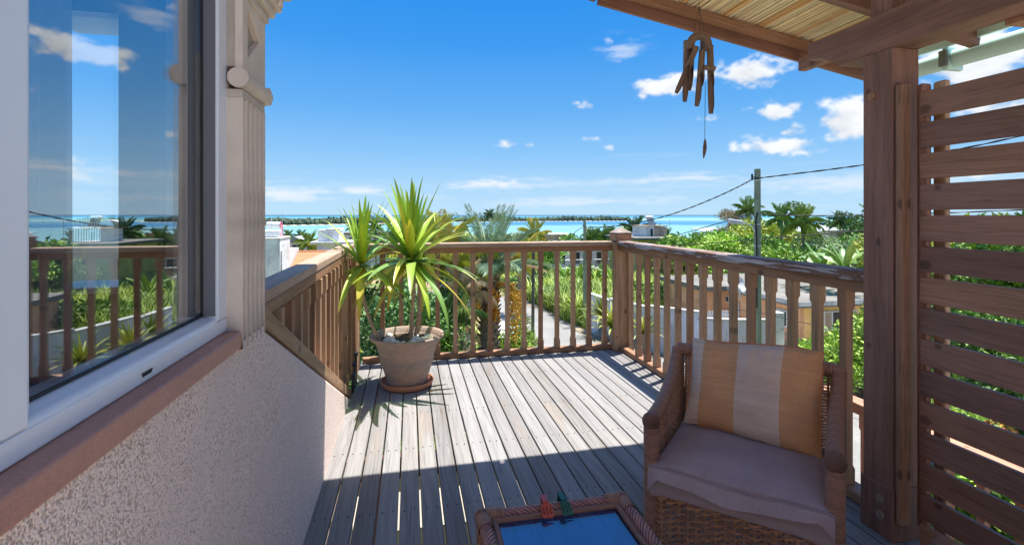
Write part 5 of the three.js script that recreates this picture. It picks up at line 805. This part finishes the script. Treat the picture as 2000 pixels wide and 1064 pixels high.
  /* beige house above the far railing */
  const q = at(1062, 459, 80), bh = thing('beige_house', 'beige flat roofed house above the far railing with a small white vent window', 'house', [q[0], -10, q[2]]); put(bh, 'wall', B(q[0], q[0] + 4.6, -10, q[1], q[2] - 5, q[2]), M.beige); put(bh, 'roof', B(q[0] - .2, q[0] + 4.8, q[1] + .002, q[1] + .16, q[2] - 5.2, q[2] + .2), M.white); put(bh, 'window', B(q[0] + 2.75, q[0] + 3.6, q[1] - .75, q[1] - .40, q[2] - .02, q[2] + .04), M.trim); put(bh, 'vent', join(B(q[0] + 2.85, q[0] + 3.12, q[1] - .68, q[1] - .48, q[2] + .041, q[2] + .05), B(q[0] + 3.2, q[0] + 3.48, q[1] - .68, q[1] - .48, q[2] + .041, q[2] + .05)), M.win);
  const q2 = at(1147, 456, 110), tw = thing('water_tower', 'small white roof tank on a pinkish block beside the short utility pole', 'tank', [q2[0], -12, q2[2]]); put(tw, 'block', B(q2[0], q2[0] + 1.2, -12, q2[1] + .7, q2[2] - 1.2, q2[2]), M.beige); put(tw, 'tank', new THREE.SphereGeometry(.62, 18, 10, 0, 6.3, 0, 1.6).translate(q2[0] + .6, q2[1] + .7, q2[2] - .6), M.white);
  const q3 = at(1196, 459, 95), th = thing('tile_roofed_house', 'far house with a pale orange roof behind the corner post cap', 'house', [q3[0], -12, q3[2]]); put(th, 'wall', B(q3[0], q3[0] + 2.6, -12, q3[1] + .3, q3[2] - 3, q3[2]), M.beige); const ts = new THREE.Shape(); ts.moveTo(-.3, 0); ts.lineTo(2.9, 0); ts.lineTo(2.2, .7); ts.lineTo(.5, .7); ts.closePath(); put(th, 'roof', grain(new THREE.ExtrudeGeometry(ts, { depth: 3.4, bevelEnabled: false }), 'x'), std({ color: L(.62, .36, .26), map: tConc, roughness: .9 }), [q3[0], q3[1] + .302, q3[2] - 3.2]);
  /* grey balcony house */
  const h0 = at(1084, 545, 50), h1 = at(1216, 480, 50), gy = thing('balcony_house', 'grey two storey house with a railed balcony seen through the far balusters', 'house', [(h0[0] + h1[0]) / 2, h0[1] - 1.2, h0[2] - 3]);
  const yb = h0[1] - 1.2, ys = at(1100, 536, 50)[1], yt = at(1100, 524, 50)[1], w = h1[0] - h0[0], z0 = h0[2];
  put(gy, 'wall', B(h0[0] + .1, h0[0] + w, yb, ys - .002, z0 - 6, z0 - .5), M.conc); put(gy, 'balcony_slab', B(h0[0], h0[0] + w + .4, ys, yt, z0 - 6, z0 + .4, .02), M.white); put(gy, 'wall', B(h0[0] + .4, h0[0] + w, yt + .002, h1[1], z0 - 6, z0 - 1.0), M.white2); put(gy, 'roof', B(h0[0] + .1, h0[0] + w + .3, h1[1] + .002, h1[1] + .2, z0 - 6.2, z0 - .6), M.roofc);
  put(gy, 'door', B(h0[0] + .95, h0[0] + 1.5, yb, ys - .15, z0 - .5, z0 - .45), M.win); for (const [f, ww, m] of [[1.95, .6, M.beige], [2.8, .6, M.beige], [3.9, .5, M.beige], [4.7, 1.6, M.blueW]]) put(gy, 'window', B(h0[0] + f, h0[0] + f + ww, ys - .85, ys - .1, z0 - .5, z0 - .45), m); for (const [f, ww] of [[.9, .5], [2.1, .9], [3.5, .6], [4.9, .8]]) put(gy, 'window', B(h0[0] + f, h0[0] + f + ww, yt + .3, yt + 1.5, z0 - 1, z0 - .95), M.win);
  const gr = []; for (let i = 0; i < 46; i++) gr.push(stick([h0[0] + .1 + i * w / 46, yt, z0 + .3], [h0[0] + .1 + i * w / 46, yt + .85, z0 + .3], .018, .018, 4)); gr.push(stick([h0[0], yt + .86, z0 + .3], [h0[0] + w, yt + .86, z0 + .3], .03, .03, 5)); put(gy, 'balcony_railing', join(gr), M.metal); for (const f of [.02, .5, 1]) put(gy, 'column', B(h0[0] + f * w, h0[0] + f * w + .25, yt + .002, h1[1] - .002, z0 - .2, z0 + .05), M.conc);
  put(gy, 'stair_roof', (() => { const s = new THREE.Shape(); s.moveTo(0, 0); s.lineTo(1.3, 0); s.lineTo(.1, .6); s.closePath(); return grain(new THREE.ExtrudeGeometry(s, { depth: .9, bevelEnabled: false }), 'x'); })(), M.tile, [h0[0] + 5.2, yt + .003, z0 - .9]);
  /* olive house with roof room */
  const v0 = at(1246, 464, 41), v1 = at(1334, 464, 41), ol = thing('olive_house', 'olive yellow house with a rooftop room and a solar panel, right of the corner post', 'house', [(v0[0] + v1[0]) / 2, -5.5, v0[2] - 3]);
  put(ol, 'wall', B(v0[0], v1[0], -5.5, v0[1] - .2, v0[2] - 6, v0[2]), M.olive); put(ol, 'roof_slab', B(v0[0] - .35, v1[0] + .3, v0[1] - .198, v0[1], v0[2] - 6.3, v0[2] + .4, .02), M.roofc);
  const u0 = at(1254, 462, 43), u1 = at(1304, 443, 43), ux = at(1278, 443, 43)[0], zu = v0[2] - 1.6; put(ol, 'roof_room', B(u0[0] - .02, ux, v0[1] + .002, u1[1] + .05, zu - 2, zu), M.white); put(ol, 'roof_room', B(ux + .002, u1[0] + .1, v0[1] + .002, u1[1], zu - 2, zu - .02), M.beige); put(ol, 'roof_room_lid', B(u0[0] - .1, u1[0] + .18, u1[1] + .052, u1[1] + .12, zu - 2.1, zu + .08), M.beige);  // white and beige halves put the lit and shaded sides into colour
  put(ol, 'door', B(ux - .33, ux - .1, v0[1] + .002, v0[1] + .68, zu, zu + .04), M.win); put(ol, 'window', B(v0[0] + 1.1, v0[0] + 1.8, -2.4, -1.3, v0[2], v0[2] + .04), M.win); put(ol, 'window', B(v0[0] + 2.5, v0[0] + 3.2, -2.4, -1.3, v0[2], v0[2] + .04), M.win);
  const so = put(ol, 'solar_panel', rbox(.66, .04, .78, 'x', .01), M.panel, [at(1281, 440, 43)[0], u1[1] + .44, zu - .8], [.95, 0, 0]); put(ol, 'solar_tank', grain(new THREE.CylinderGeometry(.14, .14, .72, 16).rotateZ(Math.PI / 2), 'x').translate(at(1281, 440, 43)[0], u1[1] + .84, zu - 1.15), M.white); put(ol, 'aerial', stick([v1[0] - .2, v0[1], v0[2] - 1], [v1[0] - .2, v0[1] + 1.6, v0[2] - 1], .015), M.metal); put(ol, 'aerial_arm', stick([v1[0] - .6, v0[1] + 1.4, v0[2] - 1], [v1[0] + .2, v0[1] + 1.42, v0[2] - 1], .012), M.metal);
  /* peach house with a flat concrete roof */
  const HX = 14, HZ = -15.5, RY = -1.86, ph = thing('peach_house', 'peach and yellow bungalow with a wide flat concrete roof, behind the right railing', 'house', [HX + 4, -4.2, HZ - 4]);
  put(ph, 'wall', B(HX + .25, HX + .45, -4.4, RY - .22, HZ - 8, HZ - .25), M.peach); put(ph, 'wall', B(HX + .452, HX + 9, -4.4, RY - .22, HZ - 8, HZ - .252), M.yellow);
  put(ph, 'wall', B(HX - .9, HX + .248, -4.4, RY - .23, HZ - 8, HZ - 4.6), M.peach);
  const rs = put(ph, 'roof_slab', join(B(HX, HX + 9.4, RY - .218, RY, HZ - 8.4, HZ, .015), B(HX - 1.1, HX - .002, RY - .228, RY - .01, HZ - 8.4, HZ - 4.3, .015)), M.roofc); put(rs, 'fascia', join(B(HX - .01, HX + 9.4, RY - .15, RY + .012, HZ + .001, HZ + .012), B(HX - .012, HX - .001, RY - .15, RY + .012, HZ - 4.2, HZ)), M.white2);
  const winX = (x0, x1, y0, y1, n = 2) => { const A = hitX(x0, y0, HX + .25), Bq = hitX(x1, y1, HX + .25); const f = put(ph, 'window', B(HX + .20, HX + .252, Bq[1], A[1], Math.min(A[2], Bq[2]), Math.max(A[2], Bq[2])), M.trim); const za = Math.min(A[2], Bq[2]) + .05, zb = Math.max(A[2], Bq[2]) - .05; for (let k = 0; k < n; k++) put(f, 'pane', B(HX + .185, HX + .199, Bq[1] + .05, A[1] - .05, mix(za, zb, k / n) + .02, mix(za, zb, (k + 1) / n) - .02), k ? M.win : M.beige); };
  winX(1515, 1541, 601, 640); winX(1415, 1427, 575, 592); 
  { const A = hitZ(1608, 608, HZ - .25), Bq = hitZ(1674, 642, HZ - .25); const f = put(ph, 'window', B(A[0], Bq[0], Bq[1], A[1], HZ - .252, HZ - .20), M.trim); const n = 4; for (let k = 0; k < n; k++) put(f, 'pane', B(mix(A[0], Bq[0], k / n) + .04, mix(A[0], Bq[0], (k + 1) / n) - .04, Bq[1] + .04, A[1] - .04, HZ - .199, HZ - .19), k === 0 || k === 3 ? M.beige : M.win); const br = []; for (let k = 0; k < 6; k++) br.push(stick([mix(A[0], Bq[0], .27 + .08 * k), Bq[1] + .04, HZ - .17], [mix(A[0], Bq[0], .27 + .08 * k), A[1] - .04, HZ - .17], .01, .01, 4)); put(f, 'bars', join(br), M.iron); }
  { const d0 = hitX(1446, 558, HX - .4); const ds = thing('satellite_dish', 'white satellite dish on the roof edge of the peach house', 'satellite dish', [d0[0], d0[1] - .45, d0[2]]); const g = new THREE.SphereGeometry(.55, 24, 10, 0, Math.PI * 2, 0, .62); g.scale(1, .8, 1); g.translate(0, -.42, 0); g.rotateX(-1.9); g.rotateY(.5); part(ds, 'dish', g, std({ color: L(.6, .6, .6), roughness: .6, side: THREE.DoubleSide }), [0, .5, 0]); part(ds, 'mast', stick([0, -.1, 0], [0, .5, -.05], .03), M.metal); part(ds, 'feed_arm', stick([0, .45, 0], [-.25, .35, .45], .015), M.metal); }
  put(ph, 'drain_pipe', stick(hitX(1443, 590, HX + .2), [HX + .2, -4.3, hitX(1443, 590, HX + .2)[2]], .05), M.white2);
  /* white boundary wall */
  const bw = thing('boundary_wall', 'stained white boundary wall curving between the lane and the peach house', 'wall', [9, -3.9, -17]); const WP = [[7.75, -20.4], [7.9, -18.4], [8.5, -16.3], [9.6, -15.0], [10.7, -14.5], [11.6, -14.3]]; const wm = std({ color: L(.80, .80, .86), map: tConc, roughness: .95 });
  for (let i = 0; i < WP.length - 1; i++) { const A = WP[i], C = WP[i + 1], ln = Math.hypot(C[0] - A[0], C[1] - A[1]), h = i < 3 ? 1.75 : 1.5, y = land((A[0] + C[0]) / 2, (A[1] + C[1]) / 2); const ry = -Math.atan2(C[1] - A[1], C[0] - A[0]); put(bw, 'wall_panel', pbox(ln + .06, h, .16), wm, [(A[0] + C[0]) / 2, y + h / 2 - .1, (A[1] + C[1]) / 2], [0, ry, 0]); put(bw, 'coping', rbox(ln + .1, .07, .24, 'x', .01), M.conc, [(A[0] + C[0]) / 2, y + h - .063, (A[1] + C[1]) / 2], [0, ry, 0]); }
  put(bw, 'pillar', T(rbox(.38, 1.75, .38, 'y', .015), 0, 0, 0), M.white, [11.95, -2.75, -14.25]);
  /* wire fence in front of the yellow wall */
  const wf = thing('wire_fence', 'thin rusty wire mesh fence below the windows of the yellow house wall', 'fence', [14, -3.8, -13.1]); const wl = []; for (let i = 0; i < 56; i++) { const x = 12.2 + i * .09; wl.push(stick([x, -3.75, -13.1], [x + .9, -2.85, -13.1], .006, .006, 3), stick([x + .9, -3.75, -13.1], [x, -2.85, -13.1], .006, .006, 3)); } put(wf, 'mesh', join(wl), M.pole2).userData.kind = 'stuff'; for (let i = 0; i < 4; i++) put(wf, 'post', stick([12.2 + i * 1.95, -3.9, -13.1], [12.2 + i * 1.95, -2.75, -13.1], .03, .03, 8), M.metal); put(wf, 'rail', stick([12.2, -2.84, -13.1], [18.1, -2.84, -13.1], .015, .015, 6), M.metal);
  /* slatted white fence behind it */
  const fe = thing('white_fence', 'white slatted gate beside the pillar of the boundary wall', 'gate', [10.4, -3.6, -16.2]); for (let i = 0; i < 16; i++) put(fe, 'slat', B(9.7 + i * .14, 9.79 + i * .14, -3.6, -2.2, -16.3, -16.27), M.white); put(fe, 'rail', join(B(9.6, 12, -3.3, -3.22, -16.266, -16.24), B(9.6, 12, -2.42, -2.34, -16.266, -16.24)), M.white2);
  /* distant roofs in the green */
  for (const [px, d, y, w, n, l] of [[1386, 84, 455, 4.5, 'low_roof', 'pale grey roof under the sparse brown tree'], [1530, 62, 452, 5, 'low_roof', 'bluish sheet roof behind the short coconut palm'], [1600, 66, 450, 4, 'low_roof', 'bluish sheet roof near the pale shrub']]) { const p = at(px, y, d), r = thing(n, l, 'roof', [p[0], p[1] - 2.4, p[2]]); put(r, 'wall', B(p[0], p[0] + w, p[1] - 4, p[1] - .002, p[2] - 5, p[2]), M.white2); put(r, 'roof_sheet', rbox(w + .6, .08, 6, 'x', .01), std({ color: L(.50, .56, .62), map: tConc, roughness: .6 }), [p[0] + w / 2, p[1] + .35, p[2] - 2.3], [.12, 0, 0]); }
  /* concrete house on the left, seen through the window */
  const k0 = at(140, 437, 15), k1 = at(330, 478, 15), kz = k0[2], ch = thing('concrete_house', 'grey concrete house with a sloping parapet, seen through the window glass', 'house', [k0[0], -4, kz]);
  const ks = new THREE.Shape(); ks.moveTo(0, -5.1); ks.lineTo(3.5, -5.1); ks.lineTo(3.5, -.68); ks.lineTo(1.05, .02); ks.lineTo(.75, .02); ks.lineTo(.75, -.55); ks.lineTo(0, -.55); ks.closePath(); put(ch, 'wall', grain(new THREE.ExtrudeGeometry(ks, { depth: 5, bevelEnabled: false }), 'x'), M.conc, [k0[0], k0[1], kz - 5]);
  put(ch, 'coping', rbox(2.6, .1, .35, 'x', .01), M.white2, [k0[0] + 2.26, k0[1] - .27, kz - .08], [0, 0, -.275]);
  const wn = put(ch, 'window', B(k0[0] + 1.5, k0[0] + 3.4, k0[1] - 2.9, k0[1] - 1.5, kz, kz + .05), M.trim); for (let i = 0; i < 3; i++) put(wn, 'pane', B(k0[0] + 1.56 + i * .62, k0[0] + 2.1 + i * .62, k0[1] - 2.84, k0[1] - 1.56, kz + .051, kz + .06), M.win); put(ch, 'drain_pipe', stick([k0[0] + 1.3, k0[1] - 5, kz + .06], [k0[0] + 1.3, k0[1] - 1.1, kz + .06], .05), M.black);
  const kr = []; for (let i = 0; i < 12; i++) kr.push(stick([k0[0] - .1 + i * .07, k0[1] - .55, kz - .1], [k0[0] - .1 + i * .07, k0[1] + .05, kz - .1], .012, .012, 4)); put(ch, 'terrace_railing', join(kr), M.metal);
}
/* lower stair railing and its landing outside the right side of the deck */
{
  rnd = mulberry(171); const lr = thing('stair_railing', 'lower reddish wooden railing outside the deck, seen below and through the slats', 'railing', [2.95, -.6, -1.5]); const m = wood([.58, .30, .19], .55);
  put(lr, 'top_rail', T(rbox(.11, .045, 4.2, 'z', .008), 2.95, .085, -1.75), m); put(lr, 'sub_rail', T(rbox(.055, .04, 4.2, 'z', .004), 2.95, .042, -1.75), m); put(lr, 'bottom_rail', T(rbox(.06, .045, 4.2, 'z', .006), 2.95, -.60, -1.75), m); const g = [balGeo(.60), balGeo(.60)]; for (let k = 0; k < 24; k++) put(lr, numbered('baluster'), g[k % 2], m, [2.95, -.578, -3.72 + k * .17]); for (const z of [-3.85, .3]) put(lr, 'post', T(rbox(.11, 3.6, .11, 'y', .006), 2.95, -1.6, z), m);
  put(lr, 'landing', T(rbox(.66, .05, 4.2, 'z'), 2.62, -.66, -1.75), M.dark2);
}

/* ============================================================ POLES, LAMP, WIRES */
{
  rnd = mulberry(181);
  const D = 15, p = at(1480, 330, D), b = [p[0], land(p[0], p[2]), p[2]], up = thing('utility_pole', 'tall weathered wooden utility pole with a street lamp, behind the right railing', 'utility pole', b); const H = p[1] - b[1];
  part(up, 'pole', stick([0, -.3, 0], [0, H, 0], .125, .088, 16), M.pole); const yy = (py) => at(1480, py, D)[1] - b[1];
  for (const py of [352, 438, 480, 545]) part(up, 'band', new THREE.CylinderGeometry(.105, .105, .035, 16), M.metal, [0, yy(py), 0]);
  part(up, 'insulator', join(stick([-.1, yy(346), 0], [-.22, yy(346), .02], .015), stick([-.2, yy(352), .02], [-.2, yy(340), .02], .03)), M.iron);
  part(up, 'cable_run', tube([[-.06, yy(415), .09], [-.11, yy(430), .07], [-.10, yy(460), .09], [-.10, yy(600), .1]], .022, 20, 6), M.black);
  const lamp = thing('street_lamp', 'grey street lamp head on a curved arm fixed to the tall utility pole', 'street lamp', at(1470, 440, D - .3)); const lp = lamp.position, rel = (px, py) => { const q = at(px, py, D - .3); return [q[0] - lp.x, q[1] - lp.y, q[2] - lp.z]; };
  part(lamp, 'arm', tube([rel(1474, 452), rel(1470, 442), rel(1462, 438), rel(1450, 435)], .02, 20, 8), M.metal); const hd = rel(1437, 432); part(lamp, 'head', rbox(.42, .09, .17, 'x', .035), std({ color: L(.5, .52, .53), roughness: .4 }), hd, [0, -TH, -.16]); part(lamp, 'lens', rbox(.30, .03, .13, 'x', .012), std({ color: L(.6, .6, .58), roughness: .2 }), [hd[0] - .02, hd[1] - .055, hd[2]], [0, -TH, -.16]);
  const D1 = 23, p1 = at(1142, 430, D1), b1 = [p1[0], land(p1[0], p1[2]), p1[2]], u1 = thing('utility_pole', 'short green grey utility pole beside the lane, behind the far railing', 'utility pole', b1); part(u1, 'pole', stick([0, -.3, 0], [0, p1[1] - b1[1], 0], .095, .062, 14), M.pole); part(u1, 'insulator', stick([-.1, p1[1] - b1[1] - .25, 0], [.08, p1[1] - b1[1] - .25, 0], .03), M.iron);
  const D2 = 16.3, p2 = at(1042, 486, D2), b2 = onLand(1040, D2), u2 = thing('thin_pole', 'thin dark grey pole standing at the lane edge behind the far railing', 'pole', b2); part(u2, 'pole', stick([0, -.2, 0], [p2[0] - b2[0], p2[1] - b2[1], p2[2] - b2[2]], .062, .05, 12), M.pole2); part(u2, 'cap', new THREE.CylinderGeometry(.056, .056, .06, 12), M.metal, [p2[0] - b2[0], p2[1] - b2[1], p2[2] - b2[2]]);
  const wire = (label, pts, r, twist) => { const W = pts.map((q) => at(...q)); const c = new THREE.CatmullRomCurve3(W.map(V3)), g = []; if (twist) { const ln = c.getLength(), n = Math.ceil(ln * 7); for (const ph of [0, Math.PI]) { const T2 = []; for (let i = 0; i <= n; i++) { const q = c.getPoint(i / n), a = i * 1.1 + ph; T2.push([q.x, q.y + Math.sin(a) * r * .8, q.z + Math.cos(a) * r * .8]); } g.push(tube(T2, r, n, 5)); } } else g.push(tube(W, r, 60, 5)); const o = new THREE.Mesh(join(g), M.black); o.name = numbered('cable'); o.castShadow = true; scene.add(o); tag(o, label, 'cable'); };
  wire('thick twisted cable from the tall pole down to the short pole', [[1472, 349, 15], [1440, 366, 15.6], [1385, 391, 16.8], [1325, 414, 18.2], [1265, 431, 20], [1200, 442, 21.6], [1142, 444, 23]], .013, true);
  wire('thick twisted cable from the tall pole top to the right behind the post and slats', [[1472, 349, 15], [1530, 342, 14.3], [1620, 331, 13.2], [1700, 320, 12.4], [1800, 303, 11.5], [1900, 286, 10.8], [2040, 255, 10]], .013, true);
  wire('dark cable running level from the tall pole to the right', [[1480, 417, 15], [1540, 420, 14.5], [1620, 422, 14], [1700, 421.5, 13.4], [1820, 417, 12.6], [2040, 408, 11.5]], .011, true);
  wire('service cable falling left from the tall pole past the street lamp', [[1474, 416, 15], [1440, 426, 15.8], [1390, 440, 17.4], [1330, 457, 20], [1270, 474, 24], [1236, 480, 27]], .016, false);
  wire('thin low cable crossing behind the tall pole to the right', [[1310, 479, 17], [1400, 474, 16.2], [1480, 467, 15.2], [1580, 459, 14.4], [1690, 450, 13.6], [1850, 436, 12.6]], .015, false);
  wire('short stay cable from the short pole down to the left', [[1142, 444, 23], [1135, 445, 23.4], [1110, 465, 26], [1085, 485, 30], [1060, 505, 34]], .013, false);
  wire('thin wire in front of the peach house', [[1400, 600, 16], [1480, 610, 15], [1560, 628, 14], [1690, 655, 12.6]], .009, false);
}
renderer.render(scene, camera);
